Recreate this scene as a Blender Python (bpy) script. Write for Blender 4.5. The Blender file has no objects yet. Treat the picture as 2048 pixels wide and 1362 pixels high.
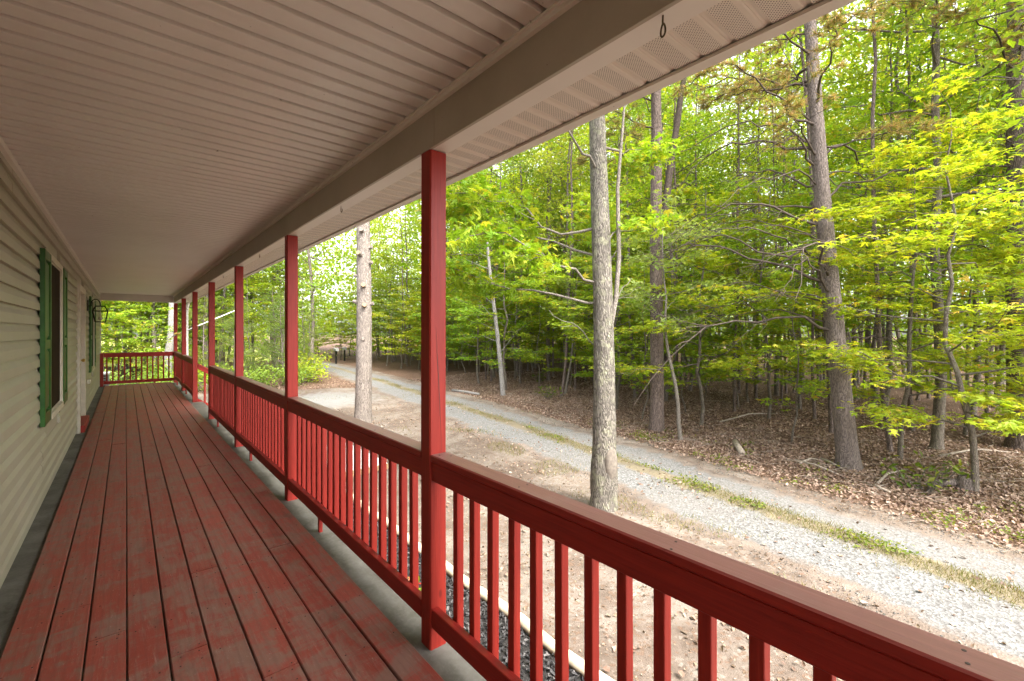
import bpy, bmesh, math, random
import numpy as np
from mathutils import Vector, Matrix, noise as mnoise

sc = bpy.context.scene
COL = sc.collection
random.seed(7)
R = math.radians

# ------------------------------------------------------------------ camera, sky, sun, exposure
YAW = 40.5
cam_d = bpy.data.cameras.new('camera')
cam = bpy.data.objects.new('camera', cam_d)
COL.objects.link(cam)
cam.location = (0, 0, 1.478)
cam.rotation_euler = (R(90), 0, R(-YAW))
cam_d.sensor_width = 36
cam_d.lens = 905 / 2048 * 36
cam_d.shift_y = -17 / 2048
cam_d.clip_start = 0.05
cam_d.clip_end = 600
sc.camera = cam

SUN_EL, SUN_AZ = 52, 176      # elevation, compass azimuth from +Y towards +X
w = bpy.data.worlds.new('World'); sc.world = w; w.use_nodes = True
nt = w.node_tree; nt.nodes.clear()
sky = nt.nodes.new('ShaderNodeTexSky'); sky.sky_type = 'NISHITA'; sky.sun_disc = False
sky.sun_elevation = R(SUN_EL); sky.sun_rotation = R(SUN_AZ)
sky.air_density = 1.0; sky.dust_density = 4.0; sky.ozone_density = 1.0
hs = nt.nodes.new('ShaderNodeHueSaturation'); hs.inputs['Saturation'].default_value = 0.22
bg = nt.nodes.new('ShaderNodeBackground'); bg.inputs[1].default_value = 0.15
wo = nt.nodes.new('ShaderNodeOutputWorld')
nt.links.new(sky.outputs[0], hs.inputs['Color']); nt.links.new(hs.outputs[0], bg.inputs[0]); nt.links.new(bg.outputs[0], wo.inputs[0])

sun_d = bpy.data.lights.new('sun', 'SUN'); sun_d.energy = 0.95; sun_d.angle = R(14); sun_d.color = (1, 0.95, 0.86)
sun = bpy.data.objects.new('sun', sun_d); COL.objects.link(sun)
sdir = Vector((math.sin(R(SUN_AZ)) * math.cos(R(SUN_EL)), math.cos(R(SUN_AZ)) * math.cos(R(SUN_EL)), math.sin(R(SUN_EL))))
sun.rotation_euler = sdir.to_track_quat('Z', 'Y').to_euler()
sun.location = sdir * 40

sc.view_settings.view_transform = 'Standard'; sc.view_settings.look = 'None'
sc.view_settings.exposure = 2.92; sc.view_settings.gamma = 1.0; sc.view_settings.use_curve_mapping = False
sc.render.engine = 'CYCLES'
sc.cycles.use_denoising = True
sc.cycles.max_bounces = 8; sc.cycles.diffuse_bounces = 5; sc.cycles.glossy_bounces = 2
sc.cycles.transmission_bounces = 5; sc.cycles.transparent_max_bounces = 8
sc.cycles.sample_clamp_indirect = 6
sc.cycles.caustics_reflective = False; sc.cycles.caustics_refractive = False

# ------------------------------------------------------------------ materials
class NT:
    """small wrapper for node trees"""
    def __init__(s, name):
        m = bpy.data.materials.new(name); m.use_nodes = True
        s.m = m; s.t = m.node_tree; s.t.nodes.clear()
        s.out = s.t.nodes.new('ShaderNodeOutputMaterial')
    def n(s, typ, **kw):
        nd = s.t.nodes.new(typ)
        for k, v in kw.items():
            if k in nd.inputs.keys() and not hasattr(nd, k): nd.inputs[k].default_value = v
            elif hasattr(nd, k): setattr(nd, k, v)
            else: nd.inputs[k].default_value = v
        return nd
    def l(s, a, b): s.t.links.new(a, b)
    def coords(s, scale=(1, 1, 1), kind='Object', rot=(0, 0, 0)):
        tc = s.n('ShaderNodeTexCoord'); mp = s.n('ShaderNodeMapping')
        mp.inputs['Scale'].default_value = scale; mp.inputs['Rotation'].default_value = rot
        if kind == 'World':
            g = s.n('ShaderNodeNewGeometry'); s.l(g.outputs['Position'], mp.inputs['Vector'])
        else:
            s.l(tc.outputs[kind], mp.inputs['Vector'])
        return mp.outputs[0]
    def noise(s, vec, scale, detail=4, rough=0.55, dist=0.0):
        nd = s.n('ShaderNodeTexNoise'); nd.inputs['Scale'].default_value = scale; nd.inputs['Detail'].default_value = detail
        nd.inputs['Roughness'].default_value = rough; nd.inputs['Distortion'].default_value = dist
        s.l(vec, nd.inputs['Vector']); return nd.outputs['Fac']
    def ramp(s, fac, stops, interp='LINEAR'):
        r = s.n('ShaderNodeValToRGB'); r.color_ramp.interpolation = interp
        els = r.color_ramp.elements
        while len(els) < len(stops): els.new(0.5)
        for e, (p, c) in zip(els, stops):
            e.position = p; e.color = (*c, 1) if len(c) == 3 else c
        s.l(fac, r.inputs[0]); return r.outputs[0]
    def mix(s, fac, a, b, blend='MIX'):
        m = s.n('ShaderNodeMix'); m.data_type = 'RGBA'; m.blend_type = blend
        for sock, v in ((m.inputs[0], fac), (m.inputs[6], a), (m.inputs[7], b)):
            if hasattr(v, 'is_linked') or hasattr(v, 'links'): s.l(v, sock)
            elif isinstance(v, (tuple, list)): sock.default_value = (*v, 1) if len(v) == 3 else v
            else: sock.default_value = v
        return m.outputs[2]
    def math(s, op, a, b=0.0, c=0.0):
        m = s.n('ShaderNodeMath'); m.operation = op
        for i, v in enumerate((a, b, c)):
            if hasattr(v, 'links'): s.l(v, m.inputs[i])
            else: m.inputs[i].default_value = v
        return m.outputs[0]
    def mr(s, v, a, b, c=0.0, d=1.0):
        m = s.n('ShaderNodeMapRange'); s.l(v, m.inputs[0])
        for i, x in enumerate((a, b, c, d)): m.inputs[i + 1].default_value = x
        return m.outputs[0]
    def bump(s, h, strength=0.3, dist=0.01, normal=None):
        b = s.n('ShaderNodeBump'); b.inputs['Strength'].default_value = strength; b.inputs['Distance'].default_value = dist
        s.l(h, b.inputs['Height'])
        if normal: s.l(normal, b.inputs['Normal'])
        return b.outputs[0]
    def pbr(s, col, rough=0.6, bump=None, spec=0.4, metal=0.0):
        p = s.n('ShaderNodeBsdfPrincipled')
        if hasattr(col, 'links'): s.l(col, p.inputs['Base Color'])
        else: p.inputs['Base Color'].default_value = (*col, 1)
        if hasattr(rough, 'links'): s.l(rough, p.inputs['Roughness'])
        else: p.inputs['Roughness'].default_value = rough
        p.inputs['Specular IOR Level'].default_value = spec; p.inputs['Metallic'].default_value = metal
        if bump: s.l(bump, p.inputs['Normal'])
        s.l(p.outputs[0], s.out.inputs[0]); return p
    def rnd(s): return s.n('ShaderNodeObjectInfo').outputs['Random']
    def island(s): return s.n('ShaderNodeNewGeometry').outputs['Random Per Island']

def mat_paint(name, col, dark, axis='z', rough=0.5, wear=None, wearamt=0.0, top=None):
    """painted sawn timber with grain along one axis"""
    t = NT(name)
    sc_ = {'x': (1.2, 30, 30), 'y': (30, 1.2, 30), 'z': (30, 30, 1.2)}[axis]
    g = t.noise(t.coords(sc_, 'World'), 3.0, 6, 0.6, 0.4)
    b = t.noise(t.coords((1, 1, 1), 'World'), 3.5, 4, 0.6)
    c = t.mix(t.mr(g, 0.35, 0.72), dark, col)
    c = t.mix(t.mr(b, 0.35, 0.75, 0, 0.35), c, tuple(x * 0.6 for x in col))
    oi = t.rnd(); c = t.mix(t.mr(oi, 0, 1, 0, 0.28), c, tuple(x * 0.62 for x in col))
    kv = t.n('ShaderNodeTexVoronoi'); kv.inputs['Scale'].default_value = 2.2; t.l(t.coords({'x': (1, 2.5, 2.5), 'y': (2.5, 1, 2.5), 'z': (2.5, 2.5, 1)}[axis], 'World'), kv.inputs['Vector'])
    c = t.mix(t.mr(kv.outputs['Distance'], 0.035, 0.06, 0.7, 0), c, tuple(x * 0.25 for x in col))
    if wear:
        wn = t.noise(t.coords((1, 1, 1), 'World'), 9, 6, 0.7, 0.6)
        c = t.mix(t.mr(wn, 0.62 - wearamt, 0.72 - wearamt * 0.4), c, wear)
    if top:                                              # greyer upper face: weathering plus sky reflection put into the colour
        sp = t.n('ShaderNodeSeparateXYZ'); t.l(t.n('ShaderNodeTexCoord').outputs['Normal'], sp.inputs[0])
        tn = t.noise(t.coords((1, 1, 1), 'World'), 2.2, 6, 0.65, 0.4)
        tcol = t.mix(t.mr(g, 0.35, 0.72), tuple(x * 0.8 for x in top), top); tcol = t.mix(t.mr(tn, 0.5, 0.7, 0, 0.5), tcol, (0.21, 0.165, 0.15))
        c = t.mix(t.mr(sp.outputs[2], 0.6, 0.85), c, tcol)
    t.pbr(c, rough, t.bump(g, 0.35, 0.004), 0.35)
    return t.m

RED = mat_paint('red_paint', (0.375, 0.028, 0.016), (0.24, 0.014, 0.009))
RED_Y = mat_paint('red_paint_rail', (0.355, 0.022, 0.013), (0.225, 0.011, 0.008), 'y')
RED_X = mat_paint('red_paint_cross_rail', (0.44, 0.025, 0.017), (0.27, 0.013, 0.010), 'x')
RED_CAP = mat_paint('red_paint_weathered_sky_sheen', (0.37, 0.025, 0.016), (0.235, 0.013, 0.010), 'y', 0.42, top=(0.215, 0.095, 0.080))
RED_CAP_X = mat_paint('red_paint_weathered_sky_sheen_cross', (0.44, 0.030, 0.020), (0.27, 0.016, 0.012), 'x', 0.42, top=(0.24, 0.09, 0.075))

def mat_deck():
    t = NT('worn_red_deck_paint')
    wv = t.coords((1, 1, 1), 'World')
    tc = t.coords((1, 1, 1), 'World')
    # per-board shift so that the grain does not run across the joints
    ov = t.n('ShaderNodeVectorMath', operation='ADD'); oi = t.n('ShaderNodeObjectInfo')
    sclv = t.n('ShaderNodeVectorMath', operation='SCALE'); t.l(oi.outputs['Random'], sclv.inputs['Scale']); sclv.inputs[0].default_value = (13, 41, 7)
    t.l(tc, ov.inputs[0]); t.l(sclv.outputs[0], ov.inputs[1]); bv = ov.outputs[0]
    mpg = t.n('ShaderNodeMapping'); mpg.inputs['Scale'].default_value = (9, 0.9, 6); t.l(bv, mpg.inputs['Vector'])
    wav = t.n('ShaderNodeTexWave', wave_type='BANDS', bands_direction='X'); wav.inputs['Scale'].default_value = 0.9
    wav.inputs['Distortion'].default_value = 9; wav.inputs['Detail'].default_value = 3; wav.inputs['Detail Scale'].default_value = 0.7
    t.l(mpg.outputs[0], wav.inputs['Vector'])
    fine = t.noise(mpg.outputs[0], 9, 5, 0.7)
    big = t.noise(t.coords((0.9, 2.6, 1), 'World', (0, 0, 0.30)), 2.0, 7, 0.70, 1.3)      # traffic wear
    mpb = t.n('ShaderNodeMapping'); mpb.inputs['Scale'].default_value = (7, 1.1, 3); t.l(bv, mpb.inputs['Vector'])
    brd = t.noise(mpb.outputs[0], 2.2, 8, 0.75, 0.6)                                        # wear that follows each board
    mid = t.noise(bv, 9, 8, 0.75, 0.8)
    scuff = t.noise(t.coords((14, 5, 1), 'World', (0, 0, 0.9)), 4.6, 9, 0.8, 1.8)
    scr = t.noise(t.coords((2.5, 26, 1), 'World', (0, 0, 0.35)), 5.0, 6, 0.75, 0.6)
    red = t.mix(oi.outputs['Random'], (0.25, 0.040, 0.026), (0.30, 0.060, 0.041))
    wearf = t.mr(t.math('ADD', t.math('MULTIPLY', big, 0.55), t.math('MULTIPLY', brd, 0.45)), 0.455, 0.555, 0, 0.9)
    c = t.mix(wearf, red, (0.225, 0.125, 0.098))
    c = t.mix(t.mr(mid, 0.54, 0.72, 0, 0.45), c, (0.17, 0.085, 0.066))
    c = t.mix(t.mr(wav.outputs['Fac'], 0.70, 1.0, 0, 0.16), c, (0.09, 0.04, 0.03))
    c = t.mix(t.mr(fine, 0.57, 0.75, 0, 0.35), c, (0.38, 0.27, 0.235))
    c = t.mix(t.mr(scuff, 0.60, 0.70, 0, 0.75), c, (0.50, 0.43, 0.39))
    c = t.mix(t.mr(scr, 0.62, 0.72, 0, 0.4), c, (0.42, 0.34, 0.30))
    dk = t.noise(t.coords((2, 1, 1), 'World', (0, 0, -0.6)), 3.1, 6, 0.7)
    c = t.mix(t.mr(dk, 0.58, 0.72, 0, 0.55), c, (0.10, 0.055, 0.043))
    h = t.math('ADD', t.math('MULTIPLY', wav.outputs['Fac'], 0.12), fine)
    t.pbr(c, t.mr(big, 0.35, 0.7, 0.5, 0.66), t.bump(h, 0.35, 0.003), 0.4)
    return t.m
DECK = mat_deck()

def mat_vinyl(name, col, rough=0.45, dirt=0.25, dirtcol=(0.30, 0.25, 0.18)):
    t = NT(name)
    a = t.noise(t.coords((1, 1, 1), 'World'), 1.7, 6, 0.65)
    b = t.noise(t.coords((3, 14, 14), 'World'), 4.0, 5, 0.7)
    c = t.mix(t.mr(a, 0.40, 0.75, 0, dirt), col, dirtcol)
    c = t.mix(t.mr(b, 0.5, 0.8, 0, dirt * 0.5), c, tuple(x * 0.8 for x in col))
    sp = t.noise(t.coords((1, 1, 1), 'World'), 38, 2, 0.5)
    c = t.mix(t.mr(sp, 0.765, 0.79, 0, 0.8), c, (0.07, 0.05, 0.04))
    t.pbr(c, rough, t.bump(b, 0.06, 0.002), 0.35)
    return t.m
VINYL = mat_vinyl('vinyl_ceiling', (0.70, 0.675, 0.635), 0.42, 0.12)
TRIM = mat_vinyl('vinyl_trim', (0.70, 0.66, 0.60), 0.42, 0.15)
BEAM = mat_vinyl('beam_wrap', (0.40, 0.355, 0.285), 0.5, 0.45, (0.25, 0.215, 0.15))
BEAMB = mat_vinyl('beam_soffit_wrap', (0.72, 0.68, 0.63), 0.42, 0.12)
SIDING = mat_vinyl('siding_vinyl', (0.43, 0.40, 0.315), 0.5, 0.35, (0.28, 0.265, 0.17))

def mat_perf():
    t = NT('perforated_soffit_vinyl')
    tc = t.n('ShaderNodeTexCoord'); sep = t.n('ShaderNodeSeparateXYZ'); t.l(tc.outputs['Object'], sep.inputs[0])
    p = 0.0105
    def grid(off):
        fx = t.math('FRACT', t.math('ADD', t.math('DIVIDE', sep.outputs[0], p), 100 + off))
        fy = t.math('FRACT', t.math('ADD', t.math('DIVIDE', sep.outputs[1], p), 100 + off))
        dx = t.math('SUBTRACT', fx, 0.5); dy = t.math('SUBTRACT', fy, 0.5)
        d = t.math('SQRT', t.math('ADD', t.math('MULTIPLY', dx, dx), t.math('MULTIPLY', dy, dy)))
        return t.math('LESS_THAN', d, 0.17)
    hole = t.math('MAXIMUM', grid(0.0), grid(0.5))
    band = t.math('LESS_THAN', t.math('ABSOLUTE', sep.outputs[1]), 0.031)
    hole = t.math('MULTIPLY', hole, band)
    a = t.noise(t.coords((1, 1, 1), 'World'), 2.2, 5, 0.6)
    c = t.mix(t.mr(a, 0.4, 0.75, 0, 0.2), (0.70, 0.64, 0.57), (0.50, 0.43, 0.34))
    c = t.mix(hole, c, (0.05, 0.035, 0.028))
    t.pbr(c, 0.45, None, 0.3)
    return t.m
PERF = mat_perf()

def mat_concrete():
    t = NT('stained_concrete')
    v = t.coords((1, 1, 1), 'World')
    a = t.noise(v, 2.6, 6, 0.65, 0.3); b = t.noise(v, 40, 4, 0.6); d = t.noise(t.coords((3, 0.8, 1), 'World'), 3, 5, 0.65)
    c = t.ramp(a, [(0.3, (0.075, 0.067, 0.052)), (0.55, (0.135, 0.124, 0.105)), (0.75, (0.20, 0.188, 0.166))])
    c = t.mix(t.mr(d, 0.52, 0.72, 0, 0.65), c, (0.06, 0.05, 0.036))
    c = t.mix(t.mr(b, 0.45, 0.75, 0, 0.25), c, (0.25, 0.235, 0.21))
    t.pbr(c, 0.8, t.bump(t.math('ADD', b, a), 0.3, 0.004), 0.3)
    return t.m
CONC = mat_concrete()

def mat_plain(name, col, rough=0.5, var=0.15, metal=0.0, spec=0.4, scale=12):
    t = NT(name)
    a = t.noise(t.coords((1, 1, 1), 'World'), scale, 4, 0.6)
    c = t.mix(t.mr(a, 0.35, 0.7), tuple(x * (1 - var) for x in col), tuple(min(1, x * (1 + var)) for x in col))
    t.pbr(c, rough, t.bump(a, 0.1, 0.003), spec, metal)
    return t.m
GREEN = mat_plain('green_shutter_paint', (0.020, 0.095, 0.010), 0.38, 0.2)
FRAME = mat_plain('window_frame_vinyl', (0.60, 0.55, 0.45), 0.4, 0.1)
DOORM = mat_plain('door_paint', (0.42, 0.36, 0.27), 0.45, 0.1)
BLACK = mat_plain('black_metal', (0.012, 0.011, 0.010), 0.35, 0.3, 0.3)
HOOKM = mat_plain('rusty_hook_metal', (0.10, 0.075, 0.03), 0.45, 0.5, 0.5, 0.4, 120)
BRASS = mat_plain('brass', (0.55, 0.36, 0.10), 0.3, 0.1, 0.9)
WHITEP = mat_plain('white_paint', (0.74, 0.73, 0.70), 0.45, 0.06)
GREYM = mat_plain('grey_metal_box', (0.30, 0.30, 0.29), 0.45, 0.1)
TIMBER = mat_plain('peeled_timber', (0.62, 0.52, 0.37), 0.7, 0.25, 0, 0.3, 9)
CUTWOOD = mat_plain('cut_wood', (0.33, 0.22, 0.12), 0.7, 0.2, 0, 0.3, 30)
SHINGLE = mat_plain('roof_shingle', (0.09, 0.085, 0.08), 0.85, 0.3, 0, 0.2, 20)
STEELB = mat_plain('dark_nail', (0.035, 0.022, 0.016), 0.6, 0.2)
BULB = mat_plain('frosted_lamp_socket', (0.62, 0.58, 0.50), 0.35, 0.1)
def mat_screen():
    t = NT('insect_screen')
    v = t.coords((1, 1, 1), 'World')
    a = t.noise(v, 30, 4, 0.7); b = t.noise(v, 1.6, 4, 0.6)
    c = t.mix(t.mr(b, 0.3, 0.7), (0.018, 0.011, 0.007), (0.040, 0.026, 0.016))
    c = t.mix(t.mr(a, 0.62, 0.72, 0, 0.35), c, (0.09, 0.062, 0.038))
    t.pbr(c, 0.85, None, 0.08); return t.m
SCREEN = mat_screen()
def mat_glass():
    t = NT('lamp_glass')
    g = t.n('ShaderNodeBsdfGlass', Roughness=0.0, IOR=1.05); tr = t.n('ShaderNodeBsdfTransparent'); m = t.n('ShaderNodeMixShader'); m.inputs[0].default_value = 0.85
    t.l(g.outputs[0], m.inputs[1]); t.l(tr.outputs[0], m.inputs[2]); t.l(m.outputs[0], t.out.inputs[0]); return t.m
GLASS = mat_glass()

def mat_bark(name, dark, light, scale=1.0, lichen=None, lich_amt=0.5, bump=0.8):
    t = NT(name)
    v = t.coords((1, 1, 0.22), 'Object'); v1 = t.coords((1, 1, 1), 'Object')
    vo = t.n('ShaderNodeTexVoronoi', feature='DISTANCE_TO_EDGE'); vo.inputs['Scale'].default_value = 46 * scale
    wn = t.n('ShaderNodeTexNoise'); wn.inputs['Scale'].default_value = 14; t.l(v, wn.inputs['Vector'])
    ad = t.n('ShaderNodeMix'); ad.data_type = 'VECTOR'; ad.inputs[0].default_value = 0.12; t.l(v, ad.inputs[4]); t.l(wn.outputs['Color'], ad.inputs[5])
    t.l(ad.outputs[1], vo.inputs['Vector'])
    n2 = t.noise(v, 34 * scale, 8, 0.75)
    h = t.math('ADD', t.math('MULTIPLY', t.mr(vo.outputs['Distance'], 0, 0.3), 0.55), t.math('MULTIPLY', n2, 1.15))
    c = t.ramp(h, [(0.25, dark), (0.8, tuple((a + b) / 2 for a, b in zip(dark, light))), (1.35 / 1.7, light)])
    big = t.noise(v1, 1.4, 4, 0.6)
    c = t.mix(t.mr(big, 0.35, 0.7, 0, 0.4), c, tuple(x * 0.6 for x in light))
    if lichen:
        ln = t.noise(v1, 9, 8, 0.75, 0.3); lb = t.noise(v1, 1.1, 3, 0.5)
        f = t.math('MULTIPLY', t.mr(ln, 0.50, 0.58), t.mr(lb, 0.34, 0.58, 0.1, 1))
        c = t.mix(t.math('MULTIPLY', f, lich_amt), c, lichen)
    t.pbr(c, 0.9, t.bump(h, bump, 0.02), 0.15)
    return t.m
BARK_OAK = mat_bark('oak_bark_lichen', (0.022, 0.018, 0.014), (0.215, 0.19, 0.16), 1.0, (0.28, 0.275, 0.18), 0.7, 1.0)
BARK_CUT = mat_bark('scaly_tan_bark', (0.075, 0.062, 0.053), (0.30, 0.255, 0.22), 0.9)
BARK_PINE = mat_bark('pine_bark', (0.035, 0.026, 0.022), (0.19, 0.145, 0.125), 0.9)
BARK_PINE2 = mat_bark('grey_pine_bark', (0.05, 0.04, 0.034), (0.21, 0.17, 0.15), 1.1)
BARK_GREY = mat_bark('grey_bark', (0.055, 0.045, 0.036), (0.20, 0.165, 0.135), 1.4, (0.30, 0.31, 0.22), 0.3)
BARK_PALE = mat_bark('pale_bark', (0.10, 0.085, 0.068), (0.28, 0.245, 0.205), 1.6)
BARK_WHITE = mat_bark('silver_bark', (0.15, 0.135, 0.12), (0.34, 0.32, 0.30), 1.2)
TWIG = mat_plain('dark_pine_twig', (0.075, 0.058, 0.048), 0.9, 0.35, 0, 0.1, 25)
DEADW = mat_plain('weathered_dead_wood', (0.30, 0.25, 0.20), 0.85, 0.3, 0, 0.15, 25)

def mat_leaf(name, stops, trans=0.45, tcol=1.35):
    t = NT(name)
    isl = t.island(); oi = t.rnd()
    c = t.ramp(isl, stops)
    hsv = t.n('ShaderNodeHueSaturation'); t.l(c, hsv.inputs['Color'])
    t.l(t.mr(oi, 0, 1, 0.475, 0.52), hsv.inputs['Hue']); t.l(t.mr(oi, 0, 1, 1.15, 0.85), hsv.inputs['Value'])
    c = hsv.outputs[0]
    p = t.n('ShaderNodeBsdfPrincipled'); t.l(c, p.inputs['Base Color']); p.inputs['Roughness'].default_value = 0.5
    p.inputs['Specular IOR Level'].default_value = 0.3
    tr = t.n('ShaderNodeBsdfTranslucent')
    tc = t.mix(1.0, c, (tcol * 1.05, tcol, tcol * 0.5), 'MULTIPLY'); t.l(tc, tr.inputs['Color'])
    m = t.n('ShaderNodeMixShader'); m.inputs[0].default_value = trans
    t.l(p.outputs[0], m.inputs[1]); t.l(tr.outputs[0], m.inputs[2]); t.l(m.outputs[0], t.out.inputs[0])
    return t.m
L_BRIGHT = mat_leaf('maple_leaf_yellow_green', [(0, (0.179, 0.294, 0.016)), (0.5, (0.248, 0.346, 0.021)), (0.86, (0.346, 0.392, 0.027)), (1.0, (0.414, 0.340, 0.039))], 0.5)
L_MAPLE = mat_leaf('maple_leaf_green', [(0, (0.165, 0.277, 0.020)), (0.5, (0.241, 0.357, 0.026)), (0.93, (0.331, 0.412, 0.028)), (1.0, (0.496, 0.317, 0.048))], 0.5)
L_MID = mat_leaf('forest_leaf_green', [(0, (0.163, 0.261, 0.023)), (0.5, (0.244, 0.344, 0.027)), (0.92, (0.341, 0.411, 0.034)), (1.0, (0.471, 0.368, 0.050))], 0.48)
L_OAK = mat_leaf('oak_leaf_green', [(0, (0.140, 0.223, 0.032)), (0.6, (0.215, 0.301, 0.040)), (1.0, (0.333, 0.391, 0.054))], 0.42)
L_PALE = mat_leaf('pale_oak_leaf', [(0, (0.179, 0.262, 0.062)), (0.6, (0.248, 0.331, 0.083)), (1.0, (0.331, 0.386, 0.097))], 0.45)
L_NEEDLE = mat_leaf('pine_needle', [(0, (0.108, 0.144, 0.030)), (0.45, (0.180, 0.204, 0.042)), (0.65, (0.336, 0.228, 0.084)), (1.0, (0.408, 0.240, 0.108))], 0.35)
L_NEEDLEG = mat_leaf('young_pine_needle', [(0, (0.09, 0.15, 0.02)), (0.6, (0.14, 0.20, 0.03)), (1.0, (0.22, 0.24, 0.04))], 0.35)
L_WEED = mat_leaf('weed_leaf', [(0, (0.068, 0.111, 0.009)), (0.6, (0.115, 0.160, 0.012)), (1.0, (0.203, 0.196, 0.025))], 0.4)
L_GRASS = mat_leaf('dry_grass', [(0, (0.102, 0.122, 0.026)), (0.4, (0.164, 0.153, 0.046)), (0.75, (0.214, 0.173, 0.076)), (1.0, (0.184, 0.128, 0.061))], 0.3)
L_DEAD = mat_leaf('dead_leaf', [(0, (0.110, 0.072, 0.050)), (0.35, (0.202, 0.132, 0.093)), (0.75, (0.275, 0.191, 0.137)), (1.0, (0.405, 0.309, 0.232))], 0.15, 1.0)
L_FLOWER = mat_leaf('flower_petals', [(0, (0.55, 0.03, 0.04)), (0.6, (0.6, 0.05, 0.12)), (1.0, (0.7, 0.25, 0.03))], 0.3, 1.0)

# ------------------------------------------------------------------ object helpers
WORLD = {}
def link(o, parent=None, loc=(0, 0, 0)):
    COL.objects.link(o)
    loc = Vector(loc)
    if parent is not None:
        o.parent = parent
        o.location = loc - WORLD[parent.name]
    else:
        o.location = loc
    WORLD[o.name] = loc
    return o
def tag(o, label=None, cat=None, group=None, kind=None):
    if label: o['label'] = label
    if cat: o['category'] = cat
    if group: o['group'] = group
    if kind: o['kind'] = kind
    return o
def empty(name, loc, label=None, cat=None, group=None, parent=None, kind=None):
    o = bpy.data.objects.new(name, None); o.empty_display_size = 0.1
    link(o, parent, loc); tag(o, label, cat, group, kind); return o

def mesh_np(name, V, F, mats, smooth=False, midx=None):
    """fast mesh from numpy arrays; F is (n,k) with constant k, or a list of such arrays"""
    me = bpy.data.meshes.new(name)
    V = np.asarray(V, dtype=np.float32)
    Fs = F if isinstance(F, list) else [F]
    Fs = [np.asarray(f, dtype=np.int32) for f in Fs if len(f)]
    tot = sum(f.size for f in Fs); nf = sum(len(f) for f in Fs)
    me.vertices.add(len(V)); me.vertices.foreach_set('co', V.ravel())
    me.loops.add(tot); me.loops.foreach_set('vertex_index', np.concatenate([f.ravel() for f in Fs]))
    me.polygons.add(nf)
    cnt = np.concatenate([np.full(len(f), f.shape[1], np.int32) for f in Fs])
    st = np.concatenate([[0], np.cumsum(cnt)[:-1]]).astype(np.int32)
    me.polygons.foreach_set('loop_start', st)
    if midx is not None: me.polygons.foreach_set('material_index', np.asarray(midx, np.int32))
    me.polygons.foreach_set('use_smooth', np.full(nf, smooth, dtype=bool))
    me.update(calc_edges=True); me.validate()
    for m in (mats if isinstance(mats, (list, tuple)) else [mats]): me.materials.append(m)
    return me

class MB:
    """collects shapes into one mesh"""
    def __init__(s): s.v = []; s.f = []
    def add(s, V, F):
        o = len(s.v); s.v += [tuple(map(float, p)) for p in V]; s.f += [tuple(i + o for i in f) for f in F]; return s
    def box(s, x0, x1, y0, y1, z0, z1):
        V = [(x, y, z) for x in (x0, x1) for y in (y0, y1) for z in (z0, z1)]
        return s.add(V, [(0, 1, 3, 2), (4, 6, 7, 5), (0, 4, 5, 1), (2, 3, 7, 6), (0, 2, 6, 4), (1, 5, 7, 3)])
    def tube(s, pts, rad, n=8, cap=True):
        V, F = tube_np(np.array(pts, float), np.broadcast_to(np.array(rad, float), (len(pts),)), n)
        F = [tuple(f) for f in F]
        if cap:
            F.append(tuple(range(n - 1, -1, -1))); F.append(tuple(range(len(V) - n, len(V))))
        return s.add(V, F)
    def prism(s, poly, y0, y1):
        """poly: (x,z) loop, extruded along y"""
        n = len(poly); V = [(x, y0, z) for x, z in poly] + [(x, y1, z) for x, z in poly]
        F = [(i, (i + 1) % n, (i + 1) % n + n, i + n) for i in range(n)]
        F.append(tuple(range(n - 1, -1, -1))); F.append(tuple(range(n, 2 * n)))
        return s.add(V, F)
    def lathe(s, prof, c, n=12):
        V = [(c[0] + r * math.cos(2 * math.pi * k / n), c[1] + r * math.sin(2 * math.pi * k / n), c[2] + z) for r, z in prof for k in range(n)]
        F = [(i * n + k, i * n + (k + 1) % n, (i + 1) * n + (k + 1) % n, (i + 1) * n + k) for i in range(len(prof) - 1) for k in range(n)]
        F.append(tuple(range(n - 1, -1, -1))); F.append(tuple(range((len(prof) - 1) * n, len(prof) * n)))
        return s.add(V, F)
    def mesh(s, name, mat, smooth=False, bevel=0.0, seg=1):
        me = bpy.data.meshes.new(name); me.from_pydata(s.v, [], s.f)
        bm = bmesh.new(); bm.from_mesh(me)
        bmesh.ops.recalc_face_normals(bm, faces=bm.faces)
        if bevel: bmesh.ops.bevel(bm, geom=bm.edges[:], offset=bevel, segments=seg, affect='EDGES', profile=0.6)
        bm.to_mesh(me); bm.free()
        if smooth: me.polygons.foreach_set('use_smooth', [True] * len(me.polygons))
        me.materials.append(mat); me.update(); return me
    def obj(s, name, mat, parent=None, loc=(0, 0, 0), smooth=False, bevel=0.0, seg=1):
        o = bpy.data.objects.new(name, s.mesh(name, mat, smooth, bevel, seg)); return link(o, parent, loc)

def place(name, me, parent=None, loc=(0, 0, 0), rot=None, scale=None):
    o = bpy.data.objects.new(name, me); link(o, parent, loc)
    if rot is not None: o.rotation_euler = rot
    if scale is not None: o.scale = scale
    return o

def tube_np(P, rad, n):
    m = len(P)
    T = np.gradient(P, axis=0); T /= np.linalg.norm(T, axis=1)[:, None] + 1e-9
    avg = T.mean(0); ref = np.array([1.0, 0, 0]) if abs(avg[2]) > 0.8 * np.linalg.norm(avg) else np.array([0, 0, 1.0])
    U = np.cross(T, ref); U /= np.linalg.norm(U, axis=1)[:, None] + 1e-9
    W = np.cross(T, U)
    a = np.arange(n) * 2 * np.pi / n
    V = P[:, None, :] + np.asarray(rad)[:, None, None] * (np.cos(a)[None, :, None] * U[:, None, :] + np.sin(a)[None, :, None] * W[:, None, :])
    i = np.arange(m - 1)[:, None] * n; k = np.arange(n)[None, :]; k2 = (k + 1) % n
    F = np.stack([i + k, i + k2, i + n + k2, i + n + k], -1).reshape(-1, 4)
    return V.reshape(-1, 3), F

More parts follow.
